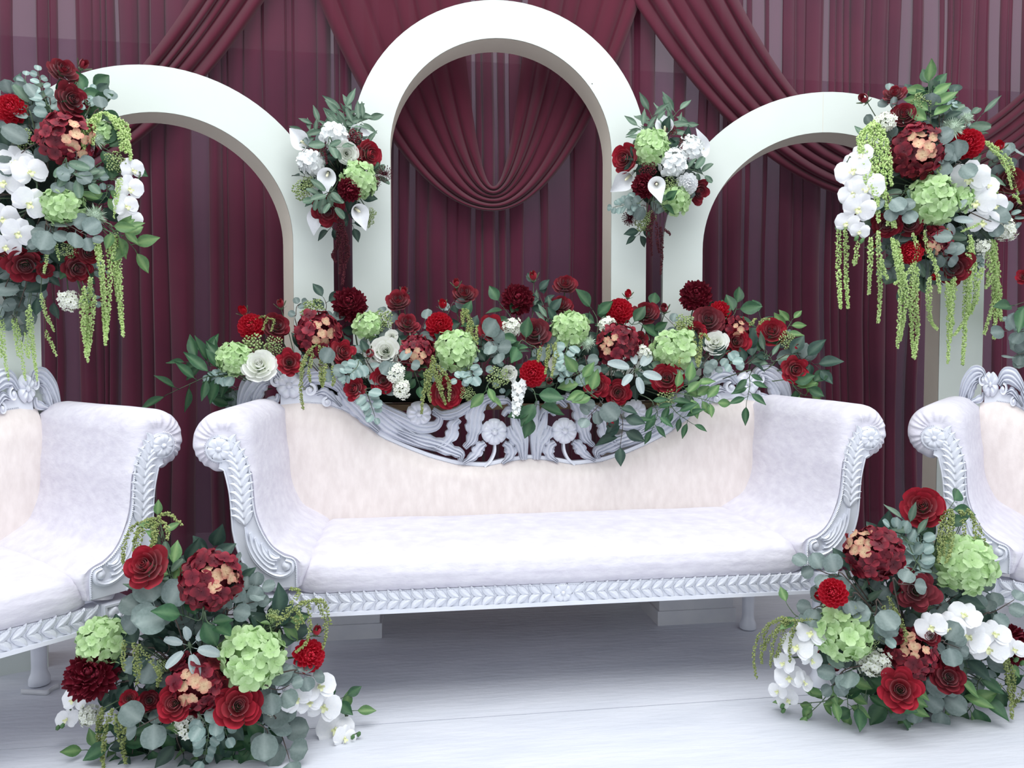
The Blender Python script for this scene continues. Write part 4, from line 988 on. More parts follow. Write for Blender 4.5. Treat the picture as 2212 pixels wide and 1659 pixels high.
LA.strands(pl('88,635 100,680 117,714; 64,660 72,740 80,822; 58,670 66,730 78,800; 34,690 44,750 55,820; 28,690 40,770; 4,680 8,750 18,820; -4,690 4,770; 98,715 122,768; 55,720 64,768; 48,740 62,772; 104,540 95,590; 118,520 128,560'), 'l', 9)
LA.strands(pl('255,390 250,430 246,470; 262,385 252,440'), 'l', 8)
LA.branch('dollar', [(110, 225), (60, 215), (5, 205)], 7, 50); LA.branch('dollar', [(100, 300), (60, 320), (25, 350)], 5, 56, dy=-.02)
LA.branch('dollar', [(200, 250), (222, 238), (232, 215)], 2, 42, dy=-.02, face=.9); LA.branch('dollar', [(100, 480), (110, 500), (85, 520)], 6, 48, dy=-.03); LA.branch('dollar', [(140, 480), (170, 500), (195, 512)], 5, 46, dy=-.03)
LA.branch('dollar', [(60, 600), (45, 650), (30, 690)], 7, 48); LA.branch('dollar', [(20, 600), (10, 650), (40, 700)], 7, 44); LA.branch('dollar', [(160, 330), (165, 370), (140, 395)], 6, 46, dy=-.03)
LA.branch('sage', [(140, 345), (150, 370), (190, 395)], 8, 44, dy=-.03); LA.branch('sage', [(60, 250), (70, 220), (60, 195)], 7, 36); LA.branch('baby', [(110, 250), (95, 205), (82, 155)], 12, 28); LA.branch('baby', [(70, 260), (55, 215), (55, 165)], 10, 26)
LA.branch('baby', [(190, 240), (185, 215), (195, 195)], 8, 20); LA.branch('baby', [(220, 350), (200, 370), (230, 400)], 9, 26); LA.branch('bright', [(235, 500), (265, 510), (292, 540)], 6, 56, dy=-.03); LA.branch('bright', [(230, 480), (250, 500), (275, 495)], 5, 42, dy=-.03)
LA.branch('big', [(190, 310), (225, 320), (260, 345)], 5, 55); LA.branch('big', [(160, 190), (180, 215), (215, 235)], 4, 45); LA.branch('bright', [(230, 400), (230, 420), (215, 440)], 5, 40)
LA.scatter(26, ['dollar', 'dark', 'dark', 'olive', 'dollar', 'big', 'baby'], 165, 250, 44, dy=.05)
LA.scatter(8, ['dark', 'dollar', 'baby'], 130, 120, 40, dy=.05, cy=190)

# --- garland on the arch with the joint line
RA = Arr('arch_garland', 'orchid, dahlia and amaranth garland on the lower arch with the joint line', atY(2070, 500, 2.72), atY(2010, 420, 2.66), dome(2010, 400, 215, 280, 2.66, .17), (2010, 400), (190, 260))
RA.foam(2015, 410, 105, 170, 2.68)
fill(RA, '''
bud 1866 213 15 d -0.6 0.6
rose 1932 201 24 d 0.1 0.9
rose 1953 246 28 d 0.0 0.6
rose 2183 391 30 d 0.5 0.1
rose 2205 450 30 d 0.4 0.0
rose 1915 486 29 d -0.2 0.0
rose 1965 483 29 d 0.0 0.1
rose 2060 576 38 d 0.1 -0.1
bud 1885 530 14 d -0.2 0.2
bud 2158 317 16 x 0.2 0.6
bud 2018 597 11 x 0.0 -0.6
dahlia 2090 311 33 0.2 0.2
dahlia 1968 546 26 -0.3 -0.2
hyd 1980 326 60 b -0.1 0.2
hyd 2020 520 34 b 0.0 -0.3
hyd 2012 432 57 g 0.0 0.0
hyd 2072 432 30 g 0.3 0.0 0.02
fill 1911 266 27
fill 2170 496 27
fill 2120 532 20
thistle 2058 276 27
thistle 2088 256 17
berry 1990 220 22 g
berry 2010 360 22 g
whorl 2047 470 36
''')
RA.orchid_spray([(1855, 338, 26, -.3, .3), (1838, 368, 36, -.3, .1), (1868, 405, 36, -.1, 0), (1838, 418, 30, -.4, 0), (1852, 450, 33, -.1, -.1), (1826, 482, 25, -.2, -.1), (1853, 500, 20, 0, -.3)], [(1850, 515), (1862, 520)], dy=-.03)
RA.orchid_spray([(2090, 385, 38, -.1, .1), (2125, 400, 28, .5, .2), (2105, 437, 36, 0, 0), (2140, 445, 28, .4, 0), (2118, 480, 30, .1, -.1)], dy=-.03)
RA.strands(pl('1886,262 1862,300 1866,350 1872,412; 1892,262 1872,300 1880,370 1888,420; 1896,262 1884,310 1892,380 1896,440; 1900,270 1896,330 1904,400 1925,440 1918,485; 1908,280 1910,340 1912,420 1930,490; 1914,300 1921,350 1926,400; 1880,268 1858,295 1858,335; 1896,380 1895,430 1898,480; 1902,400 1920,450 1935,492'), 'l', 13)
RA.strands(pl('1812,488 1811,560 1813,620 1816,666; 1827,492 1828,560 1829,620 1832,665; 1855,522 1848,560 1845,572; 1881,515 1880,570 1877,635; 1897,500 1900,580 1901,640 1897,696; 1903,560 1910,585 1918,602; 1928,515 1938,570 1945,640 1938,752; 1938,520 1948,600 1951,680 1945,735; 1934,540 1950,590 1958,640 1950,710'), 'l', 12)
RA.strands(pl('1976,575 1968,640 1970,710 1973,772; 1982,580 1978,650 1982,710 1977,775; 1972,505 1982,545 1962,588 1932,614; 1998,500 2005,540 2020,570 2028,610 2030,632; 2044,495 2042,540 2050,500; 2008,600 2006,650 2010,690 2024,712; 2058,605 2052,660 2050,720 2048,784; 2046,610 2050,660 2060,700; 2062,600 2056,670 2052,740'), 'l', 12)
RA.strands(pl('2096,510 2090,590 2086,660 2084,720 2079,787; 2100,520 2096,600 2092,680; 2104,560 2110,630 2098,670 2062,724; 2140,520 2148,590 2146,650 2126,722; 2148,520 2154,600 2152,660 2147,732; 2144,530 2156,620 2158,670 2164,692; 2132,540 2138,600 2130,622; 2122,580 2112,618'), 'l', 13)
RA.strands(pl('2120,302 2150,318 2180,345 2196,385; 2128,308 2160,340 2176,372 2186,408; 2140,322 2172,350 2200,420; 2135,395 2142,430 2148,458; 2150,440 2120,480 2078,500; 2155,400 2150,440 2160,470; 2190,420 2205,440'), 'l', 9)
RA.branch('bright', [(2010, 270), (2010, 230), (2005, 185)], 8, 50, dy=-.02, face=.7); RA.branch('big', [(2000, 240), (2012, 210), (2008, 185)], 5, 44); RA.branch('dollar', [(1950, 250), (1925, 230), (1925, 200)], 5, 30)
RA.branch('dollar', [(2030, 260), (2000, 245), (1990, 260)], 5, 48); RA.branch('dollar', [(2060, 360), (2075, 350), (2045, 345)], 6, 52, dy=-.03); RA.branch('dollar', [(1990, 300), (2010, 310), (2030, 318)], 2, 50, dy=-.05, face=.9)
RA.branch('dollar', [(2130, 350), (2160, 350), (2195, 330)], 6, 44); RA.branch('dollar', [(2120, 470), (2140, 478), (2155, 478)], 3, 50, dy=-.05, face=.9); RA.branch('dollar', [(1925, 420), (1920, 440), (1950, 455)], 6, 44, dy=-.03); RA.branch('dollar', [(2000, 500), (2030, 540), (2050, 555)], 6, 44, dy=-.03)
RA.branch('baby', [(2030, 240), (2050, 230), (2055, 225)], 8, 22); RA.branch('baby', [(2140, 470), (2170, 460), (2195, 480)], 10, 26); RA.branch('sage', [(1960, 400), (1950, 420), (1930, 440)], 7, 40); RA.branch('baby', [(2100, 540), (2110, 555), (2112, 575)], 8, 18)
RA.scatter(26, ['dollar', 'dark', 'dark', 'olive', 'dollar', 'sage', 'baby'], 165, 225, 44, dy=.05)
RA.scatter(8, ['dark', 'dollar', 'olive'], 120, 90, 40, dy=.05, cy=120)

# --- small clusters where the arches meet
SL = Arr('flower_cluster', 'small cluster with white rose and burgundy trailing amaranth between two arches', atY(735, 420, 3.06), atY(735, 380, 3.03), dome(735, 375, 125, 165, 2.99, .13), (735, 375), (100, 120))
SL.foam(735, 380, 50, 70, 3.03)
fill(SL, '''
calla 652 306 30 -0.8 0.5 -0.01 0.8
calla 706 380 29 -0.2 -0.2 -0.05 3.0
calla 772 287 28 0.9 0.7 0.02 4.6
calla 682 470 28 -0.9 -0.5 0.0 2.6
calla 776 457 28 0.3 -0.2 -0.03 3.6
rose 750 331 25 w 0.0 0.1 -0.02
rose 800 333 30 r 0.8 0.0
rose 708 456 34 d -0.1 -0.3 -0.02
mum 755 409 27 0.2 -0.2 -0.03
hyd 775 390 42 g 0.3 -0.1
hyd 672 350 30 w -0.4 0.0
hyd 722 297 32 w -0.1 0.4
allium 830 375 18
allium 808 392 15
berry 653 412 24 g
berry 668 396 16 g
berry 793 478 16 g
berry 800 462 14 g
berry 766 298 20 b
berry 682 328 18 b
''')
SL.strands(pl('735,470 732,510 722,545 718,552 725,566; 738,470 740,520 736,560 734,590; 742,480 748,540 744,580 739,616; 730,490 728,540; 745,500 752,545 748,570; 704,308 702,330 706,352; 712,308 716,335; 728,470 735,530 738,570'), 'b', 9)
SL.branch('olive', [(730, 310), (735, 270), (745, 235)], 12, 42); SL.branch('olive', [(740, 300), (765, 270), (790, 258)], 10, 40); SL.branch('olive', [(720, 300), (700, 275), (680, 270)], 8, 36); SL.branch('olive', [(700, 310), (680, 290), (660, 285)], 8, 34); SL.branch('olive', [(740, 290), (755, 255), (765, 240)], 8, 38)
SL.branch('dark', [(690, 390), (670, 385), (650, 380)], 5, 34); SL.branch('sage', [(720, 410), (700, 420), (680, 430)], 6, 34, dy=-.05); SL.branch('sage', [(715, 405), (710, 425), (720, 445)], 5, 32, dy=-.06); SL.branch('sage', [(715, 300), (708, 315), (735, 318)], 5, 32, dy=-.05)
SL.branch('dark', [(730, 440), (720, 480), (712, 495)], 4, 34); SL.branch('dark', [(745, 440), (755, 475), (762, 488)], 4, 34)
SL.scatter(12, ['olive', 'dark', 'dark', 'dollar', 'sage'], 75, 95, 32, dy=.03)

SR = Arr('flower_cluster', 'small cluster with white ball dahlia and lime hydrangea between two arches', atY(1420, 420, 3.06), atY(1425, 380, 3.03), dome(1425, 375, 125, 165, 2.99, .13), (1425, 375), (100, 120))
SR.foam(1425, 380, 50, 70, 3.03)
fill(SR, '''
calla 1436 275 28 0.0 0.9 -0.01 0.3
calla 1418 398 27 0.0 0.0 -0.09 3.4
calla 1518 322 30 0.8 0.3 0.0 0.5
calla 1352 388 30 -0.7 -0.8 0.02 2.0
rose 1347 342 30 r -0.6 0.1
rose 1509 413 29 d 0.5 -0.1
hyd 1408 320 44 g -0.1 0.4
hyd 1458 432 34 g 0.2 -0.5
hyd 1452 352 32 w 0.1 0.1 -0.02
hyd 1490 322 30 w 0.4 0.3
mum 1392 402 28 -0.2 -0.1 -0.02
dahlia 1483 398 25 dahlia_w 0.3 -0.1 -0.03
allium 1360 471 17
berry 1400 366 20 b
berry 1450 282 14 b
berry 1447 402 22 g
berry 1390 484 20 g
berry 1402 470 16 g
''')
SR.strands(pl('1478,292 1496,305 1508,320; 1470,300 1472,322 1470,340; 1478,298 1488,318 1494,330; 1490,300 1504,325 1505,352; 1410,460 1406,500 1408,552; 1418,480 1420,520 1424,545; 1426,490 1430,540 1427,592; 1414,470 1398,500 1408,530; 1436,495 1448,507'), 'b', 8)
SR.branch('olive', [(1420, 310), (1415, 275), (1405, 245)], 9, 40); SR.branch('olive', [(1430, 300), (1445, 265), (1465, 240)], 10, 42); SR.branch('olive', [(1400, 300), (1390, 280), (1382, 275)], 6, 34); SR.branch('olive', [(1440, 300), (1455, 280), (1475, 272)], 6, 36)
SR.branch('baby', [(1385, 435), (1360, 440), (1324, 448)], 14, 22, dy=-.03); SR.branch('dollar', [(1400, 440), (1380, 445), (1370, 450)], 5, 34, dy=-.03); SR.branch('big', [(1410, 430), (1425, 440), (1435, 435)], 3, 36, dy=-.04); SR.branch('dark', [(1400, 470), (1385, 500), (1378, 508)], 4, 34); SR.branch('sage', [(1480, 365), (1500, 368), (1520, 378)], 6, 30, dy=-.03)
SR.scatter(12, ['olive', 'dark', 'dark', 'dollar', 'sage'], 75, 95, 32, dy=.03)

# --- long garland behind the sofa crest
def sbd(x, y):
    return 2.665 + .235 * max(0.0, min(1.0, (800 - y) / 165.0)) + .05 * max(0, abs(x - 1120) / 640 - .55)
SB = Arr('long_garland', 'long garland of roses, hydrangeas and dahlias along the carved sofa crest', Vector((.45, 2.91, PH + .022)), Vector((.455, 2.90, .93)), sbd, (1120, 765), (620, 130)); SB.linear = True
m = MB()
def fm(u, v):
    th = PI * v; ph = 2 * PI * u; d = Vector((math.cos(th) * .80, math.sin(th) ** .5 * math.sin(ph) * .065, math.sin(th) ** .5 * math.cos(ph) * .055)); return tuple(d * (1 + .06 * noise.noise(d * 15)) + Vector((0, 0, .055)))
m.add(*grid(20, 40, fm, True)); obj('floral_foam', m.mesh('floral_foam', M['foam']), SB.t)
fill(SB, '''
rose 598 703 31 d 0.2 0.4
rose 625 782 28 r 0.0 0.1
rose 742 760 30 r 0.5 0.2
bud 800 763 15 r -0.2 0.3
bud 606 656 13 r -0.1 0.9
bud 525 671 14 x -0.4 0.8
rose 860 648 27 d 0.0 0.9
bud 872 628 12 r 0.1 0.9
rose 880 697 26 d 0.2 0.8
rose 828 821 28 r 0.0 0.0
rose 764 839 25 r -0.5 0.1
rose 1003 633 27 d 0.1 0.8
bud 985 611 12 r -0.2 0.9
bud 957 657 14 x 0.0 0.9
rose 968 850 36 r 0.2 0.0
rose 1065 708 30 r 0.3 0.3
rose 1155 716 33 m 0.0 0.7
rose 1221 612 26 d 0.1 0.8
rose 1212 656 25 d 0.0 0.7
bud 1152 596 14 r 0.0 1.0
rose 1290 832 28 r 0.0 0.0
rose 1336 848 27 r 0.1 0.0
bud 1320 914 13 r 0.0 -0.7
bud 1187 822 12 r 0.2 -0.2
rose 1396 673 28 d 0.1 0.6
bud 1435 666 14 d 0.0 0.7
rose 1440 816 36 r 0.0 0.2
rose 1384 735 20 d 0.2 0.1
rose 1530 690 34 m 0.0 0.4 -0.02
rose 1505 716 22 r 0.0 0.1
rose 1591 737 31 r 0.1 0.2
rose 1667 714 30 r 0.2 0.4
rose 1718 798 31 r 0.4 0.0
bud 1722 752 13 r 0.5 0.5
rose 832 757 34 w 0.0 0.2
rose 560 787 37 w -0.2 0.4 -0.02
rose 1100 806 18 w
rose 1205 787 20 w
rose 1546 738 28 w 0.0 0.4
rose 846 726 14 w
rose 1480 740 18 w
dahlia 543 706 30 -0.3 0.2
dahlia 949 703 30 0.0 0.2
dahlia 1151 807 30 0.0 0.0
dahlia 1338 673 30 0.0 0.2
dahlia 1555 673 25 0.3 0.4 0.02
bud 1357 635 12 x 0.2 0.9
mum 755 659 39 0.0 0.3
mum 1118 648 36 0.1 0.4
mum 1503 640 36 0.0 0.3
hyd 505 776 42 g -0.5 0.2
hyd 985 758 50 g 0.0 0.1
hyd 1232 712 46 g 0.0 0.5
hyd 1455 757 52 g 0.1 0.0
hyd 795 703 32 g 0.1 0.4
hyd 688 722 54 b 0.0 0.4
hyd 900 762 42 b 0.1 0.1
hyd 1336 746 50 b 0.0 0.2
hyd 1590 712 30 b 0.2 0.6
berry 548 748 30 g
berry 592 748 24 g
berry 676 670 28 g
berry 826 692 25 g
berry 1076 815 26 g
berry 1480 702 26 g
berry 1700 735 22 g
berry 1440 862 24 g
berry 1010 850 18 g
fill 856 806 25
fill 868 838 24
fill 1105 708 25
fill 1388 762 20
fill 1312 702 22
thistle 1270 742 20
whorl 1375 800 44
''')
SB.filler(1118, 862, 42, dy=-.03, ax=-.1, ay=-1.6, spike=True)
SB.strands(pl('682,745 662,768 652,810 650,850 655,884; 690,742 694,780 692,815 697,836; 675,765 668,800 670,825; 700,750 702,800 698,830; 660,772 648,800; 718,790 722,820 718,832'), 'o', 8, dy=-.04)
SB.strands(pl('552,690 575,684 568,712; 572,686 592,692 585,715; 545,690 540,702'), 'o', 7, dy=-.03)
SB.strands(pl('935,770 930,810 915,850 911,892; 940,775 944,815 956,840; 946,790 968,820 970,866; 930,790 926,840 930,868; 938,800 950,840 962,872; 922,800 918,840; 955,800 950,835'), 'o', 9, dy=-.04)
SB.strands(pl('1000,668 1012,690 1008,720; 1008,668 1020,700 1018,720 1032,742; 1028,738 1030,705; 1000,672 1000,700'), 'o', 8, dy=-.03)
SB.strands(pl('1186,745 1182,775 1178,806; 1200,742 1198,775 1192,812; 1168,750 1162,782; 1194,745 1206,770'), 'o', 8, dy=-.04)
SB.strands(pl('1466,695 1470,740 1468,785; 1478,700 1480,745 1474,775; 1498,716 1502,755 1508,792; 1514,720 1512,765 1508,790; 1522,722 1532,735; 1490,720 1494,770; 1640,700 1650,690 1662,690; 1620,702 1632,688'), 'o', 8, dy=-.05)
SB.branch('ruscus', [(500, 800), (450, 812), (362, 852)], 9, 62, dy=.02); SB.branch('ruscus', [(510, 795), (460, 790), (405, 782)], 7, 58, dy=.02); SB.branch('ruscus', [(500, 810), (450, 780), (435, 760)], 5, 50, dy=.03); SB.branch('baby', [(510, 810), (480, 812), (455, 815)], 9, 24)
SB.branch('dollar', [(530, 830), (505, 840), (485, 850)], 5, 46, dy=.17); SB.branch('big', [(540, 850), (510, 870), (478, 895)], 6, 54, dy=.17); SB.branch('dark', [(540, 840), (505, 870), (505, 890)], 5, 50, dy=.17)
for x in range(640, 1720, 62):
    R2 = SB.rng; k = R2.choice(['dollar', 'dollar', 'dark', 'sage', 'big', 'baby'])
    if 760 < x < 1480: SB.branch(k, [(x, 770), (x + R2.uniform(-15, 15), 800), (x + R2.uniform(-40, 40), 815 + R2.uniform(0, 40))], R2.randint(5, 8), 22 if k == 'baby' else 36, dy=.03)
    k = R2.choice(['dollar', 'dark', 'olive', 'big', 'dark', 'dollar', 'baby'])
    SB.branch(k, [(x + 20, 770), (x + 20 + R2.uniform(-20, 20), 735), (x + 20 + R2.uniform(-45, 45), 690 + R2.uniform(-25, 25))], R2.randint(5, 8), 22 if k == 'baby' else 38, dy=.06)
    k = R2.choice(['dark', 'dark', 'dollar', 'olive'])
    SB.branch(k, [(x + 35, 790), (x + 35 + R2.uniform(-30, 30), 770), (x + 35 + R2.uniform(-60, 60), 750)], R2.randint(7, 10), 40, dy=.06)
SB.branch('baby', [(780, 780), (765, 800), (750, 810)], 8, 26, dy=-.03); SB.branch('baby', [(790, 840), (800, 870), (810, 900)], 9, 28, dy=-.02); SB.branch('dollar', [(690, 790), (700, 790), (712, 795)], 3, 44, dy=-.04, face=.9); SB.branch('dollar', [(860, 770), (850, 780), (885, 785)], 4, 42, dy=-.04)
SB.branch('dollar', [(1040, 730), (1060, 735), (1075, 760)], 6, 44, dy=-.03); SB.branch('big', [(1160, 760), (1130, 735), (1120, 745)], 5, 46, dy=-.02); SB.branch('big', [(1150, 840), (1160, 870), (1150, 895)], 5, 60, dy=-.03); SB.branch('bright', [(1060, 820), (1050, 840), (1055, 850)], 3, 40, dy=-.03); SB.branch('baby', [(1010, 790), (1020, 810), (990, 820)], 9, 28, dy=-.03)
SB.branch('baby', [(1230, 740), (1220, 770), (1225, 800)], 10, 28, dy=-.03); SB.branch('baby', [(1260, 800), (1225, 815), (1210, 800)], 8, 26, dy=-.02); SB.branch('bright', [(1290, 860), (1265, 840), (1250, 810)], 7, 44, dy=-.04, face=.7); SB.branch('dollar', [(1300, 860), (1290, 880), (1270, 900)], 5, 46, dy=-.03); SB.branch('dark', [(1330, 870), (1345, 910), (1340, 960)], 7, 46, dy=-.03)
SB.branch('ruscus', [(1400, 860), (1420, 890), (1410, 925)], 8, 42, dy=-.04); SB.branch('ruscus', [(1440, 860), (1460, 890), (1495, 915)], 9, 42, dy=-.04); SB.branch('bright', [(1470, 850), (1510, 860), (1545, 870)], 7, 40, dy=-.04); SB.branch('bright', [(1450, 850), (1475, 835), (1500, 828)], 4, 40, dy=-.03)
SB.branch('ruscus', [(1615, 800), (1620, 830), (1612, 872)], 7, 36, dy=-.05); SB.branch('baby', [(1570, 760), (1580, 785), (1590, 780)], 8, 28, dy=-.04); SB.branch('dollar', [(1530, 770), (1520, 790), (1540, 795)], 6, 34, dy=-.04); SB.branch('dark', [(1690, 770), (1740, 775), (1768, 795)], 6, 48); SB.branch('big', [(1700, 820), (1725, 840), (1752, 828)], 5, 46); SB.branch('big', [(1560, 700), (1585, 680), (1592, 660)], 5, 44); SB.branch('bright', [(1680, 740), (1700, 710), (1712, 690)], 6, 34); SB.branch('bright', [(1700, 820), (1730, 850), (1750, 855)], 4, 40)
SB.branch('big', [(1290, 720), (1290, 690), (1280, 670)], 3, 46); SB.branch('big', [(1350, 700), (1375, 700), (1390, 690)], 3, 44); SB.branch('dark', [(1220, 700), (1190, 690), (1175, 640)], 6, 34); SB.branch('dark', [(1180, 680), (1170, 650), (1155, 615)], 5, 30); SB.branch('olive', [(1180, 700), (1185, 690), (1200, 670)], 6, 36); SB.branch('dollar', [(960, 700), (975, 660), (985, 645)], 3, 36); SB.branch('big', [(1000, 720), (985, 710), (1000, 690)], 3, 44); SB.branch('big', [(1110, 700), (1100, 680), (1080, 655)], 4, 44); SB.branch('dollar', [(640, 700), (640, 665), (650, 655)], 4, 22); SB.branch('dark', [(700, 690), (705, 660), (700, 645)], 3, 34); SB.branch('dollar', [(740, 720), (730, 700), (720, 690)], 3, 42)

# --- bouquets on the floor
FLd = dome(430, 1400, 300, 300, 2.08, .15)
FB = Arr('floor_bouquet', 'floor bouquet with a whole burgundy chrysanthemum ball between sofa and armchair', atZ(430, 1590), atY(430, 1500, 2.10), FLd, (430, 1420), (260, 230))
FB.foam(420, 1530, 120, 95, 2.08)
fill(FB, '''
rose 313 1221 47 r -0.4 0.3 -0.05
rose 376 1520 37 r -0.1 0.1 -0.07
rose 515 1525 47 r 0.1 0.1 -0.07
rose 279 1508 19 r -0.1 0.3
rose 323 1513 22 d 0.0 0.0 0.02
bud 685 1362 15 r 0.4 0.9
mum 200 1457 56 -0.3 0.1
dahlia 667 1416 36 0.5 0.1
hyd 456 1254 70 b 0.1 0.5
hyd 432 1472 70 b 0.0 0.2
hyd 545 1416 76 g 0.2 0.2
hyd 222 1388 58 g -0.3 0.6 0.04
fill 406 1560 36
fill 195 1545 26
berry 590 1330 16 g
berry 350 1440 16 g
whorl 410 1396 50
fill 585 1540 18
''')
FB.orchid_spray([(640, 1502, 34, -.1, -.1), (690, 1478, 36, .3, .4), (668, 1510, 30, .2, 0), (700, 1520, 38, .2, .1), (725, 1570, 40, .1, .2), (745, 1588, 26, .4, 0)], [(762, 1592), (775, 1586)], dy=-.02)
FB.orchid_spray([(168, 1505, 30, -.6, .1), (150, 1548, 24, -.5, .1)], [(135, 1568), (125, 1572)], dy=.0)
FB.strands(pl('322,1122 288,1138 268,1180 266,1215; 318,1122 296,1150 288,1192; 326,1122 304,1160 300,1205 310,1215; 330,1120 330,1150 326,1185; 338,1120 336,1155 332,1180; 342,1118 362,1109 393,1132; 345,1122 360,1140 362,1165; 332,1120 312,1130 292,1165'), 'o', 10, dy=-.02)
FB.strands(pl('598,1350 640,1312 664,1306 670,1350 662,1388 640,1408; 650,1302 684,1300 700,1335 704,1370 696,1402; 676,1296 700,1302 714,1346; 600,1340 640,1290 645,1275 628,1272; 620,1330 640,1340 642,1360; 610,1336 585,1330; 640,1316 655,1345'), 'o', 10, dy=-.02)
FB.strands(pl('268,1385 266,1420 267,1446; 288,1390 302,1430 296,1475; 300,1395 335,1440 345,1460; 292,1400 292,1460; 345,1450 340,1482'), 'o', 10, dy=-.03)
FB.strands(pl('222,1530 214,1570 216,1610 224,1656; 240,1535 226,1590 222,1640; 260,1540 268,1580 266,1620 272,1648; 250,1545 258,1600; 275,1545 280,1590'), 'o', 12, dy=-.03)
FB.branch('dollar', [(380, 1340), (340, 1310), (300, 1330)], 7, 72, dy=-.02, face=.8); FB.branch('dollar', [(390, 1330), (360, 1310), (352, 1285)], 5, 56, dy=.03, face=.7); FB.branch('dollar', [(360, 1540), (320, 1560), (300, 1570)], 3, 66, dy=-.06, face=.9); FB.branch('dollar', [(550, 1560), (575, 1575), (580, 1595)], 5, 60, dy=-.04, face=.7); FB.branch('dollar', [(580, 1540), (605, 1580), (625, 1640)], 6, 62, dy=-.02, face=.8)
FB.branch('dollar', [(560, 1480), (600, 1490), (625, 1480)], 6, 56, dy=-.03); FB.branch('dollar', [(620, 1450), (650, 1455), (672, 1460)], 3, 48, dy=-.03, face=.8); FB.branch('dollar', [(480, 1330), (510, 1310), (550, 1300)], 6, 44, dy=.02); FB.branch('dollar', [(500, 1300), (530, 1280), (560, 1270)], 6, 40, dy=.03)
FB.branch('baby', [(430, 1540), (450, 1580), (440, 1640)], 14, 38, dy=-.05, face=.8); FB.branch('baby', [(460, 1540), (480, 1560), (490, 1590)], 9, 34, dy=-.04); FB.branch('big', [(440, 1320), (430, 1340), (400, 1330)], 3, 56, dy=-.02); FB.branch('big', [(440, 1330), (450, 1345), (460, 1350)], 2, 56, dy=-.02); FB.branch('bright', [(400, 1290), (375, 1260), (372, 1225)], 4, 50); FB.branch('bright', [(345, 1180), (350, 1150), (340, 1118)], 4, 40, dy=.01)
FB.branch('dark', [(560, 1420), (590, 1380), (600, 1340)], 5, 62, dy=.02); FB.branch('bright', [(580, 1370), (600, 1350), (620, 1345)], 3, 46); FB.branch('big', [(690, 1520), (720, 1515), (745, 1505)], 3, 40, dy=.02); FB.branch('bright', [(730, 1545), (745, 1538), (765, 1535)], 2, 38, dy=.02); FB.branch('bright', [(250, 1600), (220, 1620), (185, 1620)], 3, 56, dy=.0); FB.branch('sage', [(390, 1300), (370, 1250), (360, 1215)], 6, 40)
for x in range(250, 600, 44):
    R2 = FB.rng; FB.branch(R2.choice(['dark', 'big', 'dark', 'bright']), [(x + 20, 1540), (x, 1590), (x - 15 + R2.uniform(-30, 30), 1630)], 6, 56, dy=.0); FB.branch(R2.choice(['dark', 'dollar', 'olive']), [(x + 20, 1450), (x, 1480), (x + R2.uniform(-30, 30), 1530)], 6, 52, dy=.05)
for i in range(9):
    R2 = FB.rng; xx = 400 + R2.uniform(-70, 90); yy = 1325 + R2.uniform(-40, 70)
    FB.branch(R2.choice(['dark', 'dollar', 'dark', 'olive']), [(xx, yy + 30), (xx + R2.uniform(-15, 15), yy), (xx + R2.uniform(-40, 40), yy - 35)], 7, 50, dy=.06, face=.7)
FB.scatter(12, ['dark', 'dark', 'dollar', 'dark'], 150, 150, 56, dy=.08, cy=-90, inner=.1)
FB.scatter(14, ['dark', 'dark', 'dollar', 'olive', 'dollar'], 230, 190, 52, dy=.05)

FRd = dome(1960, 1340, 300, 300, 2.00, .14)
FR = Arr('floor_bouquet', 'floor bouquet with a dusky maroon rose between sofa and armchair', atZ(1975, 1500), atY(1965, 1420, 2.02), FRd, (1960, 1360), (250, 230))
FR.foam(1970, 1440, 120, 100, 2.01)
fill(FR, '''
rose 1992 1093 43 r 0.0 0.3
rose 1980 1276 44 m 0.2 0.0
rose 1945 1490 44 r 0.0 0.0 -0.09
rose 2050 1463 34 d 0.1 0.1 -0.07
rose 2011 1375 18 d 0.0 0.2 -0.05
hyd 1886 1196 64 b -0.2 0.4
hyd 1970 1410 56 b 0.0 0.0
hyd 1822 1366 66 g -0.2 0.1
hyd 2083 1216 70 g 0.2 0.2
dahlia 1800 1281 32 -0.3 0.2 -0.06
bud 1772 1287 19 x -0.7 0.1
mum 2182 1392 44 0.6 0.0 0.03
hyd 1790 1425 26 b -0.4 -0.3 0.05
fill 1888 1431 36
berry 1880 1385 18 g
berry 2150 1485 16 g
''')
FR.orchid_spray([(1748, 1362, 32, -.2, .2), (1718, 1392, 33, -.3, .1), (1748, 1420, 24, .5, -.2), (1690, 1428, 24, -.7, .2), (1700, 1458, 30, -.1, 0), (1730, 1468, 24, .6, 0), (1676, 1488, 20, -.5, .1), (1696, 1506, 23, 0, -.1)], [(1690, 1525), (1692, 1535)], dy=-.02)
FR.orchid_spray([(2005, 1350, 32, -.3, .2), (2040, 1350, 34, 0, .2), (2078, 1325, 32, .1, .6), (2090, 1372, 36, 0, .2), (2140, 1365, 32, .3, .4), (2128, 1396, 38, .1, .1), (2182, 1398, 24, .3, .1)], [(2195, 1425), (2208, 1432)], dy=-.05)
FR.strands(pl('2042,1102 2032,1140 2030,1180 2028,1215; 2048,1102 2042,1150 2040,1200; 2054,1102 2056,1150 2054,1185 2044,1215; 2058,1104 2050,1160; 2076,1104 2082,1135 2086,1165 2096,1192; 2088,1100 2104,1128 2106,1168; 2092,1102 2115,1140 2126,1178 2122,1200 2104,1206; 2072,1104 2084,1110'), 'o', 10, dy=-.03)
FR.strands(pl('1752,1338 1708,1340 1682,1336 1640,1372 1628,1420 1634,1464; 1700,1340 1660,1350 1646,1400 1645,1432; 1696,1342 1672,1380 1664,1440; 1690,1344 1660,1380 1650,1405; 1700,1345 1684,1400 1672,1428; 1720,1342 1708,1380 1706,1430'), 'o', 9, dy=-.02)
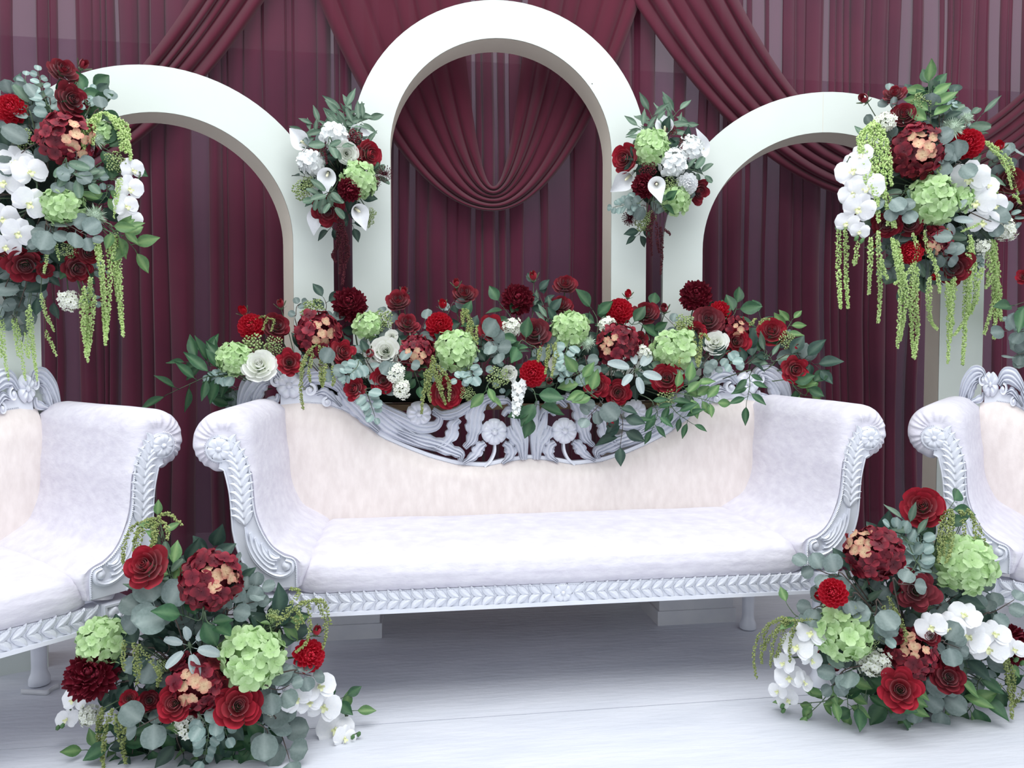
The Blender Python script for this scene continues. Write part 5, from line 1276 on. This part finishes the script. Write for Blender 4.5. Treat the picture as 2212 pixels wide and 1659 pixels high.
FR.strands(pl('2170,1415 2176,1460 2182,1500 2186,1552; 2176,1420 2190,1470 2186,1520; 2212,1490 2200,1510 2190,1525'), 'o', 10, dy=-.03); FR.strands(pl('1920,1290 1935,1330 1960,1370; 1910,1310 1915,1350; 1930,1310 1950,1350 1958,1385; 1848,1310 1848,1340'), 'o', 9, dy=-.03)
FR.branch('dollar', [(1830, 1250), (1790, 1240), (1748, 1222)], 6, 54, dy=-.03, face=.85); FR.branch('dollar', [(1860, 1290), (1830, 1290), (1840, 1300)], 5, 52, dy=-.02); FR.branch('dollar', [(1900, 1300), (1890, 1330), (1900, 1345)], 5, 58, dy=-.04, face=.8); FR.branch('dollar', [(1930, 1260), (1950, 1262), (1970, 1262)], 2, 56, dy=-.08, face=.9); FR.branch('dollar', [(2030, 1385), (2050, 1392), (2072, 1400)], 4, 44, dy=-.06, face=.85); FR.branch('dollar', [(2120, 1330), (2150, 1320), (2190, 1296)], 5, 52, dy=.0, face=.8)
FR.branch('dollar', [(1800, 1320), (1770, 1310), (1752, 1320)], 5, 50, dy=.01); FR.branch('dollar', [(1850, 1440), (1820, 1450), (1800, 1480)], 6, 50, dy=-.03); FR.branch('baby', [(1960, 1260), (1985, 1200), (1990, 1150)], 14, 34, dy=.02); FR.branch('baby', [(1990, 1250), (1960, 1170), (1925, 1140)], 12, 40, dy=.02); FR.branch('baby', [(1900, 1380), (1915, 1370), (1920, 1350)], 7, 30, dy=-.05)
FR.branch('big', [(2020, 1200), (2040, 1120), (2060, 1085)], 5, 50, dy=.01); FR.branch('olive', [(1990, 1200), (1975, 1150), (1955, 1125)], 5, 50, dy=.01); FR.branch('dark', [(1850, 1260), (1830, 1240), (1840, 1225)], 4, 60, dy=.02); FR.branch('bright', [(1760, 1345), (1720, 1330), (1700, 1305)], 2, 44, dy=.01); FR.branch('bright', [(1800, 1480), (1780, 1510), (1745, 1545)], 5, 36, dy=.0); FR.branch('bright', [(1810, 1500), (1780, 1515), (1720, 1520)], 4, 40, dy=.0); FR.branch('big', [(2120, 1470), (2160, 1480), (2185, 1510)], 5, 50, dy=.02); FR.branch('bright', [(2150, 1440), (2180, 1430), (2212, 1450)], 4, 40)
for x in range(1830, 2140, 40):
    R2 = FR.rng; FR.branch(R2.choice(['dark', 'big', 'dollar', 'big', 'bright']), [(x, 1450), (x, 1500), (x + R2.uniform(-30, 30), 1530)], 6, 54, dy=.0); FR.branch(R2.choice(['dark', 'dollar', 'olive', 'dark']), [(x, 1390), (x + 10, 1420), (x + R2.uniform(-40, 40), 1460)], 6, 50, dy=.05)
for i in range(9):
    R2 = FR.rng; xx = 1925 + R2.uniform(-70, 90); yy = 1300 + R2.uniform(-40, 70)
    FR.branch(R2.choice(['dark', 'dollar', 'dark', 'olive']), [(xx, yy + 30), (xx + R2.uniform(-15, 15), yy), (xx + R2.uniform(-40, 40), yy - 35)], 7, 50, dy=.06, face=.7)
FR.scatter(12, ['dark', 'dark', 'dollar', 'dark'], 150, 150, 54, dy=.08, cy=-70, inner=.1)
FR.scatter(14, ['dark', 'dark', 'dollar', 'olive', 'dollar'], 210, 170, 50, dy=.05)

# --- edge of another bouquet on its own pedestal beside the far armchair
q0 = atY(2330, 790, 2.62)
pedestal('white pillar pedestal beside the armchair, standing clear of the sofa', q0.x, q0.y, .95)
XB = Arr('pedestal_bouquet', 'bouquet on a pedestal showing one red rose and green leaves', Vector((q0.x, q0.y, .95)), Vector((q0.x, q0.y, 1.02)), lambda x, y: 2.55, (2300, 720), (160, 160))
m = MB(); m.add(*lathe([(0, 0), (.09, 0), (.1, .05), (.08, .12), (0, .14)], 16)); obj('floral_foam', m.mesh('floral_foam', M['foam']), XB.t)
fill(XB, '''
rose 2212 596 17 r -0.3 0.3
rose 2290 640 34 d
hyd 2310 740 60 g
''')
XB.branch('ruscus', [(2290, 690), (2240, 650), (2190, 660)], 4, 70, dy=-.02); XB.branch('dollar', [(2290, 760), (2230, 720), (2175, 715)], 7, 50, dy=-.01, face=.8); XB.branch('dollar', [(2280, 780), (2230, 760), (2190, 770)], 6, 44, dy=.0); XB.branch('baby', [(2280, 740), (2230, 715), (2182, 695)], 12, 24)
